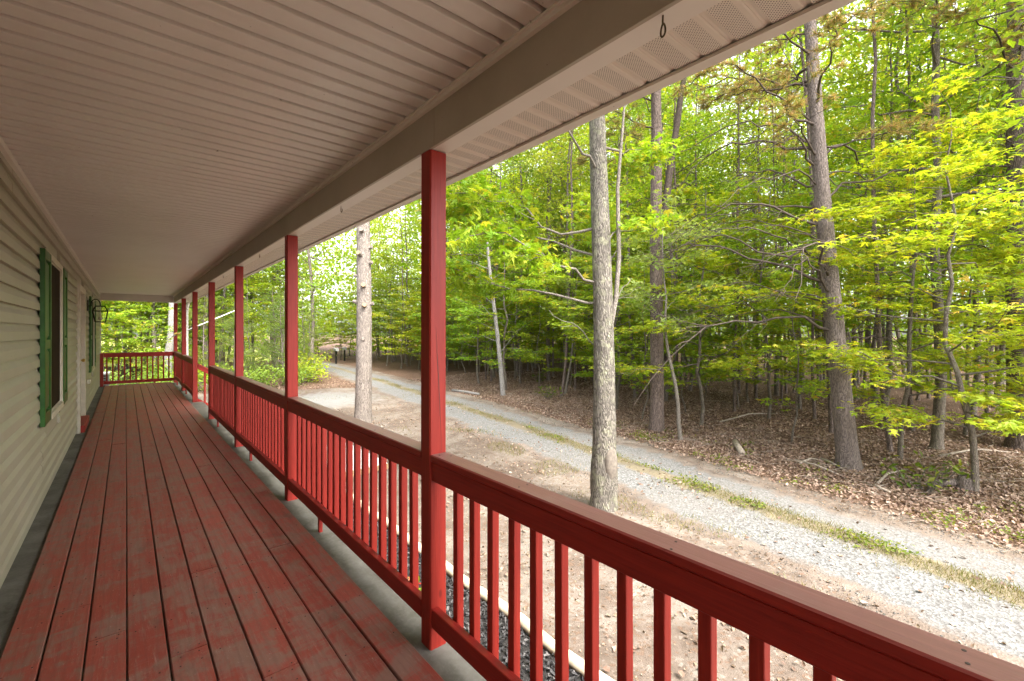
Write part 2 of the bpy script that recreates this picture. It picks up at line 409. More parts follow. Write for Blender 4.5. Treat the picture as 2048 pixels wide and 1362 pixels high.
class TubeSet:
    def __init__(s): s.V = []; s.F = []; s.n = 0
    def add(s, P, rad, n):
        V, F = tube_np(np.asarray(P, float), np.asarray(rad, float), n)
        s.V.append(V); s.F.append(F + s.n); s.n += len(V)
    def mesh(s, name, mat): return mesh_np(name, np.concatenate(s.V), np.concatenate(s.F), mat, True)

# ------------------------------------------------------------------ leaf shapes
def shape_maple():
    v = [(0, 0), (0.16, 0.34), (0, 1.0), (-0.16, 0.34),            # middle lobe
         (0.62, 0.62), (0.30, 0.12), (-0.62, 0.62), (-0.30, 0.12),  # side lobes
         (0.52, 0.06), (0.16, -0.08), (-0.52, 0.06), (-0.16, -0.08)]
    f = [(0, 1, 2, 3), (0, 5, 4, 1), (0, 3, 6, 7), (0, 9, 8, 5), (0, 7, 10, 11)]
    z = [0, 0.05, -0.10, 0.05, -0.10, 0.03, -0.10, 0.03, -0.08, 0, -0.08, 0]
    V = np.array([(a, b - 0.3, c) for (a, b), c in zip(v, z)]); return V, np.array(f)
def shape_oval():
    V = np.array([(0, -0.5, 0), (0.27, 0.02, 0.06), (0, 0.55, -0.04), (-0.27, 0.02, 0.06)]); return V, np.array([(0, 1, 2, 3)])
def shape_oak():
    V = np.array([(0, -0.5, 0), (0.20, -0.15, 0.05), (0.13, 0.0, 0.04), (0.28, 0.2, 0.03), (0.12, 0.3, 0.02), (0, 0.55, -0.06), (-0.12, 0.3, 0.02), (-0.28, 0.2, 0.03), (-0.13, 0.0, 0.04), (-0.20, -0.15, 0.05)])
    return V, [np.array([(0, 1, 2), (0, 8, 9)]), np.array([(0, 2, 5, 8), (2, 3, 4, 5), (8, 5, 6, 7)])]
def shape_curl():
    V = np.array([(-0.22, -0.5, 0.12), (0.22, -0.45, 0.02), (0.30, 0.05, 0.16), (0, 0.55, 0.02), (-0.28, 0.08, 0.10), (0.0, 0.0, 0.0)])
    return V, [np.array([(0, 1, 5), (1, 2, 5), (2, 3, 5), (3, 4, 5), (4, 0, 5)])]
SHAPES = {'maple': shape_maple(), 'oval': shape_oval(), 'oak': shape_oak(), 'curl': shape_curl()}

def scatter(rng, C, size, tilt, shape='oval', yaw=None, asp=1.0):
    """leaves at centres C with random yaw and a normal tilted from the vertical; returns V, F list"""
    sv, sf = SHAPES[shape]; N = len(C)
    sf = sf if isinstance(sf, list) else [sf]
    yaw = rng.uniform(0, 2 * np.pi, N) if yaw is None else yaw
    tx = rng.normal(0, tilt, N); ty = rng.normal(0, tilt, N) - 0.15
    cy, sy = np.cos(yaw), np.sin(yaw); cx, sx = np.cos(tx), np.sin(tx); cz, sz = np.cos(ty), np.sin(ty)
    x = sv[:, 0][None] * asp; y = sv[:, 1][None]; z = sv[:, 2][None]
    # roll (about y) then pitch (about x) then yaw
    x1 = x * cx[:, None] + z * sx[:, None]; z1 = -x * sx[:, None] + z * cx[:, None]
    y2 = y * cz[:, None] - z1 * sz[:, None]; z2 = y * sz[:, None] + z1 * cz[:, None]
    x3 = x1 * cy[:, None] - y2 * sy[:, None]; y3 = x1 * sy[:, None] + y2 * cy[:, None]
    S = size[:, None] if hasattr(size, '__len__') else size
    V = np.stack([x3 * S, y3 * S, z2 * S], -1) + C[:, None, :]
    k = len(sv); off = (np.arange(N) * k)[:, None, None]
    return V.reshape(-1, 3), [(f[None] + off).reshape(-1, f.shape[1]) for f in sf]

def bez(p, d, L, up, rng, n=6, wob=0.06, droop=0.0):
    """curved branch path from p in direction d (unit) of length L"""
    t = np.linspace(0, 1, n)[:, None]
    P = p + d * L * t + np.array([0, 0, 1.0]) * (up * L * t ** 2 - droop * L * t ** 3)
    P[1:] += rng.normal(0, wob * L / n, (n - 1, 3)).cumsum(0)
    return P
def at_path(P, s):
    x = np.clip(s, 0, 0.9999) * (len(P) - 1); i = x.astype(int); f = (x - i)[:, None]
    return P[i] * (1 - f) + P[i + 1] * f

def trunk_path(rng, H, lean, wob, n=12):
    t = np.linspace(0, 1, n); P = np.zeros((n, 3)); P[:, 2] = H * t
    P[:, 0] = lean[0] * H * t; P[:, 1] = lean[1] * H * t
    P[1:, :2] += rng.normal(0, wob, (n - 1, 2)).cumsum(0) * np.sqrt(H) * 0.3
    return P

def gen_tree(seed, H, r0, lo, spread, nbr, nleaf, leaf, shape, flat=0.35, tilt=0.5, lean=(0, 0), wob=0.04,
             top=0.35, rise=(0.05, 0.55), sides=7, bsides=4, clump=0.22, taper=0.85, dead=0, peak=0.4):
    """returns trunk, branch and crown arrays of a broadleaf tree standing at the origin"""
    rng = np.random.default_rng(seed)
    P = trunk_path(rng, H, lean, wob, 14)
    tt = np.linspace(0, 1, 14); rad = r0 * (1 - taper * tt)
    low = np.vstack([P[0] - [0, 0, 0.25], P[0], P[0] * 0.95 + P[1] * 0.05, P[0] * 0.85 + P[1] * 0.15]); tr = TubeSet(); tr.add(np.vstack([low, P[1:]]), np.r_[r0 * 2.0, r0 * 1.55, r0 * 1.2, r0 * 1.02, rad[1:]], sides)
    br = TubeSet(); paths = []; wts = []
    ga = rng.uniform(0, 6.28)
    for i in range(nbr):
        t = lo + (1 - lo) * (i + rng.uniform(0, 1)) / nbr
        p = at_path(P, np.array([t]))[0]
        az = ga + i * 2.399 + rng.normal(0, 0.35)
        u = (t - lo) / (1 - lo)
        prof = (0.55 + 0.45 * math.sin(math.pi * min(1, u / (2 * peak)) if u < peak else math.pi * 0.5)) * (1 - (1 - top) * max(0, (u - peak) / (1 - peak)))
        L = spread * prof * rng.uniform(0.65, 1.15)
        el = rng.uniform(*rise)
        d = np.array([math.cos(az) * math.cos(el), math.sin(az) * math.cos(el), math.sin(el)])
        rb = max(0.006, min(r0 * (1 - taper * t) * 0.5, 0.014 * L + 0.004))
        Q = bez(p, d, L, rng.uniform(-0.05, 0.2), rng, 6, 0.25, rng.uniform(0, 0.15))
        br.add(Q, np.linspace(rb, 0.003, 6), bsides)
        paths.append(Q); wts.append(L * 0.7)
        for k in range(rng.integers(3, 6)):
            s = rng.uniform(0.25, 0.95); q = at_path(Q, np.array([s]))[0]
            a2 = az + rng.choice([-1, 1]) * rng.uniform(0.35, 1.1); e2 = rng.uniform(-0.1, 0.4)
            d2 = np.array([math.cos(a2) * math.cos(e2), math.sin(a2) * math.cos(e2), math.sin(e2)])
            L2 = L * rng.uniform(0.28, 0.5)
            Q2 = bez(q, d2, L2, 0.05, rng, 4, 0.25, 0.1)
            br.add(Q2, np.linspace(max(0.004, rb * 0.45), 0.002, 4), 3)
            paths.append(Q2); wts.append(L2 * 1.3)
    wts = np.array(wts); idx = rng.choice(len(paths), nleaf, p=wts / wts.sum())
    s = rng.beta(1.6, 1.0, nleaf) * 0.85 + 0.17
    C = np.zeros((nleaf, 3))
    for j in np.unique(idx):
        m = idx == j; C[m] = at_path(paths[j], s[m])
    C += rng.normal(0, 1, (nleaf, 3)) * np.array([clump, clump, clump * flat])
    sz = leaf * np.clip(rng.lognormal(-0.05, 0.32, nleaf), 0.4, 1.7)
    LV, LF = scatter(rng, C, sz, tilt, shape)
    return tr, br, (LV, LF), P

def tree_meshes(name, bark, leafm, *a, **k):
    tr, br, (LV, LF), P = gen_tree(*a, **k)
    return [('trunk', tr.mesh(name + '_trunk', bark)), ('branches', br.mesh(name + '_branches', bark)),
            ('crown', mesh_np(name + '_crown', LV, LF, leafm))]

def put_tree(name, parts, loc, label, cat='tree', group=None, rz=0.0, scale=1.0, tilt=(0, 0)):
    root = empty(name, loc, label, cat, group)
    root.rotation_euler = (tilt[0], tilt[1], rz); root.scale = (scale, scale, scale)
    for nm, me in parts:
        o = bpy.data.objects.new(nm, me); COL.objects.link(o); o.parent = root; WORLD[o.name] = Vector(loc)
    return root

# ------------------------------------------------------------------ terrain
G = -0.85
def drive_c(y):
    ys = np.array([-30, -12, -4, 0.1, 1.4, 3.4, 6.25, 10, 14, 20, 28, 34, 42, 60, 90])
    xs = np.array([1.5, 3.6, 5.05, 5.85, 6.12, 6.45, 6.95, 7.6, 8.2, 9.1, 10.1, 10.6, 10.4, 9.0, 6.0])
    return np.interp(y, ys, xs)
def gz(x, y):
    x = np.asarray(x, float); y = np.asarray(y, float)
    d = x - drive_c(y)
    bank = np.clip((d - 1.6) / 4.0, 0, 1); bank = bank * bank * (3 - 2 * bank) * 0.10
    bump_ = 0.02 * np.sin(x * 1.3 + y * 0.7) + 0.016 * np.sin(x * 2.9 - y * 1.9) + 0.012 * np.sin(y * 3.7 + x * 0.4)
    amp = np.clip((np.abs(d) - 0.9) / 1.2, 0.15, 1) * np.clip((x - 2.6) / 1.5, 0.0, 1)
    far = np.clip((np.hypot(x, y) - 60) / 100, 0, 1) * 0.0
    crown = 0.035 * np.exp(-(d / 0.35) ** 2) - 0.02 * np.exp(-((np.abs(d) - 0.75) / 0.3) ** 2)
    return G + bank + bump_ * amp + crown + far

def mat_ground():
    t = NT('dirt_and_leaf_litter')
    v = t.coords((1, 1, 1), 'World')
    at = t.n('ShaderNodeAttribute', attribute_name='forest'); fo = at.outputs['Fac']
    at2 = t.n('ShaderNodeAttribute', attribute_name='gravel'); gr = at2.outputs['Fac']
    n1 = t.noise(v, 0.9, 6, 0.62, 0.3); n2 = t.noise(v, 5, 6, 0.65); n3 = t.noise(v, 38, 5, 0.7); n4 = t.noise(v, 130, 3, 0.6)
    dirt = t.ramp(n2, [(0.3, (0.095, 0.071, 0.054)), (0.52, (0.140, 0.108, 0.086)), (0.72, (0.195, 0.160, 0.132))])
    dirt = t.mix(t.mr(n1, 0.47, 0.58, 0, 0.75), dirt, (0.215, 0.185, 0.155))
    vo = t.n('ShaderNodeTexVoronoi'); vo.inputs['Scale'].default_value = 34; t.l(v, vo.inputs['Vector'])
    sepc = t.n('ShaderNodeSeparateColor'); t.l(vo.outputs['Color'], sepc.inputs[0])
    dirt = t.mix(t.mr(sepc.outputs[0], 0.82, 0.86, 0, 0.6), dirt, (0.14, 0.085, 0.055))
    dirt = t.mix(t.mr(sepc.outputs[1], 0.93, 0.97, 0, 0.35), dirt, (0.315, 0.285, 0.247))
    flo = t.ramp(n3, [(0.3, (0.055, 0.035, 0.024)), (0.55, (0.14, 0.085, 0.058)), (0.75, (0.23, 0.15, 0.105))])
    flo = t.mix(t.mr(n2, 0.5, 0.7, 0, 0.5), flo, (0.075, 0.045, 0.03))
    f = t.mr(t.math('ADD', fo, t.math('MULTIPLY', t.math('SUBTRACT', n2, 0.5), 0.9)), 0.35, 0.65)
    c = t.mix(f, dirt, flo)
    grav = t.mix(t.mr(n4, 0.3, 0.7), (0.151, 0.145, 0.133), (0.264, 0.258, 0.246))
    g2 = t.mr(t.math('ADD', gr, t.math('MULTIPLY', t.math('SUBTRACT', n2, 0.5), 1.0)), 0.4, 0.75)
    c = t.mix(g2, c, grav)
    c = t.mix(t.mr(n4, 0.42, 0.75, 0, 0.22), c, (0.09, 0.065, 0.05))
    t.pbr(c, 0.95, t.bump(t.math('ADD', n3, t.math('MULTIPLY', n4, 0.6)), 0.6, 0.02), 0.1)
    return t.m
def grid_axis(lo, hi, step, far_lo, far_hi):
    a = [lo]; s = step; x = lo
    left = []
    while x > far_lo: s *= 1.35; x -= s; left.append(x)
    mid = list(np.arange(lo, hi, step)); x = hi; s = step; right = [hi]
    while x < far_hi: s *= 1.35; x += s; right.append(x)
    return np.array(left[::-1] + mid + right)
def build_ground():
    xs = grid_axis(1.0, 15, 0.22, -220, 260); ys = grid_axis(-3, 24, 0.22, -120, 320)
    X, Y = np.meshgrid(xs, ys, indexing='ij'); Z = gz(X, Y)
    V = np.stack([X, Y, Z], -1).reshape(-1, 3)
    nx, ny = len(xs), len(ys)
    i = np.arange(nx - 1)[:, None] * ny; j = np.arange(ny - 1)[None]
    F = np.stack([i + j, i + ny + j, i + ny + j + 1, i + j + 1], -1).reshape(-1, 4)
    me = mesh_np('ground', V, F, mat_ground(), True)
    d = X - drive_c(Y)
    forest = np.clip((d - 1.25) / 0.5, 0, 1)
    lf = np.clip((Y - 19.2 + 0.35 * (X - 4)) / 1.5, 0, 1) * (d < -1.2); forest = np.maximum(forest, lf)
    forest = np.maximum(forest, (X < -0.5) * np.clip((Y - 18) / 2, 0, 1))
    gravel = np.exp(-(((X - 5.2) / 2.6) ** 2 + ((Y - 16.0) / 2.6) ** 2)) * 0.85
    a = me.attributes.new('forest', 'FLOAT', 'POINT'); a.data.foreach_set('value', forest.ravel().astype(np.float32))
    a = me.attributes.new('gravel', 'FLOAT', 'POINT'); a.data.foreach_set('value', gravel.ravel().astype(np.float32))
    o = link(bpy.data.objects.new('ground', me)); tag(o, kind='structure', label='brown dirt yard running into leaf covered forest floor')
build_ground()

def mat_gravel():
    t = NT('pale_gravel')
    v = t.coords((1, 1, 1), 'World')
    at = t.n('ShaderNodeAttribute', attribute_name='edge'); ed = at.outputs['Fac']
    at2 = t.n('ShaderNodeAttribute', attribute_name='mid'); md = at2.outputs['Fac']
    n2 = t.noise(v, 4, 6, 0.65); n1 = t.noise(v, 0.8, 4, 0.6)
    vo = t.n('ShaderNodeTexVoronoi'); vo.inputs['Scale'].default_value = 48; t.l(v, vo.inputs['Vector'])
    sepc = t.n('ShaderNodeSeparateColor'); t.l(vo.outputs['Color'], sepc.inputs[0])
    g = t.ramp(sepc.outputs[0], [(0.0, (0.085, 0.080, 0.075)), (0.4, (0.132, 0.128, 0.123)), (0.8, (0.164, 0.161, 0.155)), (1.0, (0.211, 0.207, 0.201))])
    g = t.mix(t.mr(n1, 0.4, 0.7, 0, 0.4), g, (0.153, 0.132, 0.113))
    dirt = t.ramp(n2, [(0.3, (0.095, 0.071, 0.054)), (0.52, (0.140, 0.108, 0.086)), (0.72, (0.195, 0.160, 0.132))])
    soil = t.mix(t.mr(n2, 0.35, 0.7), (0.11, 0.088, 0.055), (0.19, 0.155, 0.098))
    nn = t.math('MULTIPLY', t.math('SUBTRACT', n2, 0.5), 1.1)
    c = t.mix(t.mr(t.math('ADD', ed, nn), 0.40, 0.72), g, dirt)
    c = t.mix(t.mr(t.math('ADD', md, nn), 0.45, 0.75, 0, 0.9), c, soil)
    t.pbr(c, 0.95, t.bump(vo.outputs['Distance'], 0.5, 0.012), 0.15)
    return t.m
def build_drive():
    ys = np.concatenate([np.arange(-8, 26, 0.12), np.arange(26, 90, 0.8)])
    u = np.linspace(-1, 1, 31)
    rng = np.random.default_rng(5)
    wl = 1.28 + 0.14 * np.sin(ys * 0.9) + 0.10 * np.sin(ys * 2.3 + 1) + rng.normal(0, 0.05, len(ys))
    wr = 1.22 + 0.10 * np.sin(ys * 1.1 + 2) + 0.08 * np.sin(ys * 2.9) + rng.normal(0, 0.05, len(ys))
    D = np.where(u[None] < 0, u[None] * wl[:, None], u[None] * wr[:, None])
    Xc = drive_c(ys)[:, None] + D; Yc = np.broadcast_to(ys[:, None], Xc.shape)
    tuck = np.clip((1 - np.abs(u)) / 0.22, 0, 1)[None]; V = np.stack([Xc, Yc, gz(Xc, Yc) - 0.012 + 0.030 * tuck], -1).reshape(-1, 3)
    n, m = Xc.shape; i = np.arange(n - 1)[:, None] * m; j = np.arange(m - 1)[None]
    F = np.stack([i + j, i + j + 1, i + m + j + 1, i + m + j], -1).reshape(-1, 4)
    me = mesh_np('driveway', V, F, mat_gravel(), True)
    ed = np.clip((np.abs(u) - 0.50) / 0.40, 0, 1)
    a = me.attributes.new('edge', 'FLOAT', 'POINT'); a.data.foreach_set('value', np.broadcast_to(ed[None], Xc.shape).ravel().astype(np.float32))
    mid = np.exp(-((D + 0.02) / 0.24) ** 2)
    a = me.attributes.new('mid', 'FLOAT', 'POINT'); a.data.foreach_set('value', mid.ravel().astype(np.float32))
    tag(link(bpy.data.objects.new('driveway', me)), 'pale gravel driveway with two wheel tracks and a grassy middle', kind='structure')
build_drive()

# a sunlit meadow beyond the end of the drive
def build_meadow():
    t = NT('meadow_grass'); v = t.coords((1, 1, 1), 'World'); n = t.noise(v, 0.5, 5, 0.6)
    t.pbr(t.mix(n, (0.42, 0.42, 0.10), (0.58, 0.54, 0.22)), 0.9, None, 0.1)
    mb = MB(); mb.v = [(-30, 40, G + 0.05), (60, 40, G + 0.05), (130, 180, G + 0.05), (-80, 180, G + 0.05)]; mb.f = [(0, 1, 2, 3)]
    tag(mb.obj('meadow', t.m), 'pale yellow green open meadow beyond the end of the driveway', kind='structure')
build_meadow()

# ------------------------------------------------------------------ house
WX = -0.53            # outer lip of the siding
Y0, Y1 = -4.0, 17.0
CEIL = 2.53
XI, XO = 1.073, 1.162  # inner and outer face of the posts
house = empty('house', (WX - 3, 6, G), 'cream vinyl sided house with green shutters along the covered porch', 'house')
core = MB().box(-7.0, WX - 0.025, Y0, Y1 - 0.02, G, 3.1)
wall = core.obj('wall', SIDING, house)
# double-course dutch lap siding panels
EXP = 0.1145
openings = [(5.74, 6.80, 0.68, 2.19), (9.08, 10.30, 0.0, 2.18), (12.26, 13.30, 0.68, 2.19)]
def siding_profile():
    pts = []
    for k in range(2):
        z = k * EXP
        pts += [(-0.021, z), (-0.019, z - 0.004 if k else z), (0.000, z - 0.004 if k else z), (0.0008, z + 0.003), (-0.001, z + 0.056), (-0.009, z + 0.072), (-0.0175, z + 0.090), (-0.021, z + EXP - 0.006)]
    return pts
prof = siding_profile()
def siding_panel(y0, y1, z, zmax):
    pts = [(x, min(zz, zmax - z)) for x, zz in prof if zz < zmax - z + 0.03]
    poly = [(x, zz) for x, zz in pts] + [(-0.0245, pts[-1][1]), (-0.0245, 0.0)]
    o = MB().prism(poly, 0, y1 - y0).obj('siding_panel', SIDING, wall, (WX + random.uniform(-0.0008, 0.0012), y0, z))
    return o
rs = random.Random(3)
z = 0.05; row = 0
while z < CEIL - 0.03:
    segs = []; y = Y0 - rs.uniform(0, 3.0)
    while y < Y1:
        segs.append((max(y, Y0), min(y + 3.70, Y1))); y += 3.70 + 0.004
    for a, b in segs:
        cuts = [(a, b)]
        for (oa, ob, za, zb) in openings:
            if z + 2 * EXP > za + 0.02 and z < zb - 0.02:
                nc = []
                for (p, q) in cuts:
                    if q <= oa or p >= ob: nc.append((p, q))
                    else:
                        if p < oa: nc.append((p, oa))
                        if q > ob: nc.append((ob, q))
                cuts = nc
        for p, q in cuts:
            if q - p > 0.03: siding_panel(p, q, z, CEIL - 0.01)
    z += 2 * EXP; row += 1
# corner post and frieze
MB().box(WX - 0.10, WX + 0.012, Y1 - 0.016, Y1 + 0.012, G, 3.1).obj('corner_post', TRIM, house, bevel=0.003)
MB().prism([(WX - 0.004, CEIL - 0.045), (WX + 0.022, CEIL - 0.040), (WX + 0.026, CEIL - 0.012), (WX + 0.014, CEIL - 0.002), (WX - 0.004, CEIL - 0.002)], Y0, 16.42).obj('frieze_trim', TRIM, house)
# roof of the house and porch, light tight
rf = MB().prism([(1.50, 2.62), (1.56, 2.60), (1.56, 2.64), (-3.5, 4.75), (-8.0, 2.85), (-8.0, 2.75), (-3.5, 4.62)], Y0 - 0.3, Y1 + 0.3).obj('roof', SHINGLE, house)
MB().box(-7.0, WX - 0.02, Y1 - 0.06, Y1 - 0.02, 3.09, 3.1).obj('gable_plate', SIDING, house)

def window(ya, yb, za, zb):
    win = empty('window', (WX, (ya + yb) / 2, za), parent=house)
    f = MB(); w_ = 0.055; x0, x1 = WX - 0.05, WX + 0.022
    f.box(x0, x1, ya, ya + w_, za, zb); f.box(x0, x1, yb - w_, yb, za, zb); f.box(x0, x1 + 0.01, ya + w_, yb - w_, za, za + w_); f.box(x0, x1, ya + w_, yb - w_, zb - w_, zb)
    f.obj('frame', FRAME, win, bevel=0.004)
    s = MB(); zm = (za + zb) / 2
    s.box(x0, WX - 0.004, ya + w_, yb - w_, zm - 0.02, zm + 0.02)
    s.obj('meeting_rail', FRAME, win, bevel=0.003)
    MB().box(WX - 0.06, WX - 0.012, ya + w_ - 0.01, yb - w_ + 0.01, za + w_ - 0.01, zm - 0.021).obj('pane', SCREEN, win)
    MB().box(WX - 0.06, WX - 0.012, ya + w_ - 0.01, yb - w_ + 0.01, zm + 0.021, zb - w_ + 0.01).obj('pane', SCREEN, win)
    sc_ = MB(); t_ = 0.014
    xs0, xs1 = WX - 0.002, WX + 0.008
    sc_.box(xs0, xs1, ya + w_ + 0.001, ya + w_ + t_, za + w_ + 0.002, zb - w_ - 0.002); sc_.box(xs0, xs1, yb - w_ - t_, yb - w_ - 0.001, za + w_ + 0.002, zb - w_ - 0.002)
    sc_.box(xs0, xs1, ya + w_ + t_, yb - w_ - t_, za + w_ + 0.002, za + w_ + t_); sc_.box(xs0, xs1, ya + w_ + t_, yb - w_ - t_, zb - w_ - t_, zb - w_ - 0.002)
    sc_.obj('screen_frame', FRAME, win)
    MB().box(WX + 0.001, WX + 0.003, ya + w_ + t_, yb - w_ - t_, za + w_ + t_, zb - w_ - t_).obj('insect_screen', SCREEN, win)
    return win
def shutter(ya, yb, za, zb):
    sh = empty('shutter', (WX, (ya + yb) / 2, za), parent=house)
    x0, x1 = WX - 0.004, WX + 0.030; st = 0.062
    zm = za + (zb - za) * 0.46
    f = MB()
    f.box(x0, x1, ya, ya + st, za, zb); f.box(x0, x1, yb - st, yb, za, zb)
    f.box(x0, x1 - 0.001, ya + st, yb - st, za, za + 0.105); f.box(x0, x1 - 0.001, ya + st, yb - st, zb - 0.075, zb); f.box(x0, x1 - 0.001, ya + st, yb - st, zm - 0.04, zm + 0.04)
    f.obj('frame', GREEN, sh, bevel=0.004)
    for (a, b) in ((za + 0.105, zm - 0.04), (zm + 0.04, zb - 0.075)):
        p = MB(); y0_, y1_ = ya + st, yb - st
        V = [(x0 + 0.010, y0_, a), (x0 + 0.010, y1_, a), (x0 + 0.010, y1_, b), (x0 + 0.010, y0_, b)]
        d = 0.035
        V += [(x0 + 0.026, y0_ + d, a + d), (x0 + 0.026, y1_ - d, a + d), (x0 + 0.026, y1_ - d, b - d), (x0 + 0.026, y0_ + d, b - d)]
        p.add(V, [(0, 1, 5, 4), (1, 2, 6, 5), (2, 3, 7, 6), (3, 0, 4, 7), (4, 5, 6, 7)])
        p.obj('panel', GREEN, sh)
window(5.74, 6.80, 0.69, 2.185); shutter(5.30, 5.72, 0.70, 2.165); shutter(6.82, 7.20, 0.70, 2.165)
window(12.26, 13.30, 0.69, 2.185); shutter(11.83, 12.24, 0.70, 2.165); shutter(13.32, 13.70, 0.70, 2.165)
# door
door = empty('door', (WX, 9.69, 0), parent=house)
f = MB(); x0, x1 = WX - 0.10, WX + 0.030
f.box(x0, x1, 9.08, 9.17, 0.0, 2.18); f.box(x0, x1, 10.21, 10.30, 0.0, 2.18); f.box(x0, x1, 9.17, 10.21, 2.09, 2.18)
f.obj('frame', FRAME, door, bevel=0.004)
d = MB().box(WX - 0.09, WX - 0.045, 9.19, 10.19, 0.12, 2.08).obj('door_leaf', DOORM, door, bevel=0.003)
for za, zb in ((0.30, 0.95), (1.10, 1.95)):
    for ya, yb in ((9.30, 9.64), (9.74, 10.08)):
        MB().box(WX - 0.046, WX - 0.038, ya, yb, za, zb).obj('panel', DOORM, d, bevel=0.003)
MB().lathe([(0.012, 0), (0.012, 0.02), (0.026, 0.03), (0.03, 0.045), (0.02, 0.06)], (0, 0, 0), 12).obj('handle', BRASS, door, (WX - 0.03, 10.10, 1.02)).rotation_euler = (0, R(90), 0)
MB().box(WX - 0.06, WX + 0.075, 9.14, 10.24, 0.0, 0.105).obj('threshold', RED_Y, door, bevel=0.005)
# socket box
MB().box(WX - 0.004, WX + 0.045, 11.26, 11.36, 0.53, 0.61).obj('outlet_cover', FRAME, house, bevel=0.006)

# wall lantern
LY, LXc = 11.30, WX + 0.175
lan = empty('wall_lantern', (WX, LY, 1.75), 'black wall lantern with clear glass panes hanging from a curved arm beside the door', 'lantern')
MB().box(WX - 0.002, WX + 0.020, LY - 0.045, LY + 0.045, 1.865, 2.06).obj('back_plate', BLACK, lan, bevel=0.006)
arc = [(WX + 0.02, LY, 1.955), (WX + 0.05, LY, 1.955)] + [(WX + 0.1125 - 0.0625 * math.cos(a), LY, 1.985 + 0.095 * math.sin(a)) for a in np.linspace(0.0, math.pi * 0.98, 12)] + [(LXc, LY, 1.955)]
MB().tube(arc, 0.009, 8).obj('arm', BLACK, lan, smooth=True)
zt, zw, zb = 1.955, 1.865, 1.665
def sq(h, z): return [(LXc - h, LY - h, z), (LXc + h, LY - h, z), (LXc + h, LY + h, z), (LXc - h, LY + h, z)]
fr = MB(); A, B, Cc = sq(0.062, zt), sq(0.105, zw), sq(0.070, zb)
for k in range(4):
    for q in ((A[k], A[(k + 1) % 4]), (B[k], B[(k + 1) % 4]), (Cc[k], Cc[(k + 1) % 4]), (A[k], B[k]), (B[k], Cc[k])):
        fr.tube(q, 0.008, 5)
fr.obj('frame', BLACK, lan)
cap = MB(); cap.v = A + [(LXc, LY, zt + 0.012)]; cap.f = [(0, 1, 4), (1, 2, 4), (2, 3, 4), (3, 0, 4), (3, 2, 1, 0)]; cap.obj('cap', BLACK, lan)
for k in range(4):
    for (lo_, hi_) in ((Cc, B), (B, A)):
        g = MB(); g.v = [lo_[k], lo_[(k + 1) % 4], hi_[(k + 1) % 4], hi_[k]]; g.f = [(0, 1, 2, 3)]; g.obj('pane', GLASS, lan)
MB().lathe([(0.02, 0), (0.03, 0.01), (0.03, 0.05), (0.012, 0.06), (0.014, 0.13), (0.004, 0.16)], (LXc, LY, 1.70), 10).obj('lamp_socket', BULB, lan, smooth=True)

# ------------------------------------------------------------------ porch floor
deck = empty('porch_floor', (0.3, 6, 0), 'worn red plank porch floor laid on a grey concrete slab', 'porch floor')
slab = MB().prism([(WX - 0.02, G - 0.05), (1.262, G - 0.05), (1.262, -0.014), (1.252, 0.0), (WX - 0.02, 0.0)], Y0, 16.56).obj('slab', CONC, deck)
PITCH = 0.1442; X_FIRST = -0.4240; BW = 0.1375
joints = {0: 6.18, 1: 3.30, 2: 2.90, 3: 5.2, 4: 7.4, 5: 3.32, 6: 2.12, 7: 5.9, 8: 3.36, 9: 4.6}
rb = random.Random(11)
nail = MB()
for b in range(10):
    x0 = X_FIRST + b * PITCH
    js = [joints[b] + k * 4.88 for k in range(-2, 4)]
    ends = sorted([Y0] + [j for j in js if Y0 + 0.2 < j < 16.2] + [16.42])
    for a, c in zip(ends[:-1], ends[1:]):
        L = c - a - 0.004
        n = 14
        # slightly bowed plank with eased edges
        bow = rb.uniform(-0.0018, 0.0018); zz = rb.uniform(-0.0012, 0.0012)
        prof_ = [(0.003, -0.025), (0.0, -0.022), (0.0, -0.004), (0.004, 0.0), (BW - 0.004, 0.0), (BW, -0.004), (BW, -0.022), (BW - 0.003, -0.025)]
        V = []; F = []
        for i in range(n + 1):
            t_ = i / n
            V += [(px + bow * math.sin(math.pi * t_), L * t_, pz) for px, pz in prof_]
        for i in range(n):
            for k in range(8): F.append((i * 8 + k, i * 8 + (k + 1) % 8, i * 8 + 8 + (k + 1) % 8, i * 8 + 8 + k))
        F += [tuple(range(7, -1, -1)), tuple(range(n * 8, n * 8 + 8))]
        MB().add(V, F).obj('deck_board', DECK, deck, (x0, a + 0.002, 0.0262 + zz))
        for yy in np.arange(math.ceil(a / 0.406) * 0.406, c, 0.406):
            for dx in (0.028, BW - 0.028):
                cx, cy = x0 + dx + rb.uniform(-0.008, 0.008), yy + rb.uniform(-0.012, 0.012)
                if rb.random() < 0.75 and a + 0.03 < cy < c - 0.03:
                    nail.lathe([(0.0036, 0), (0.0030, 0.0012)], (cx, cy, 0.0262 + zz - 0.0002), 6)
        for cy in (a + 0.022, c - 0.022):
            for dx in (0.03, BW - 0.03):
                nail.lathe([(0.0036, 0), (0.0030, 0.0012)], (x0 + dx + rb.uniform(-0.006, 0.006), cy + rb.uniform(-0.005, 0.005), 0.026 + zz), 6)
tag(nail.obj('nail_heads', STEELB, deck), kind='stuff')

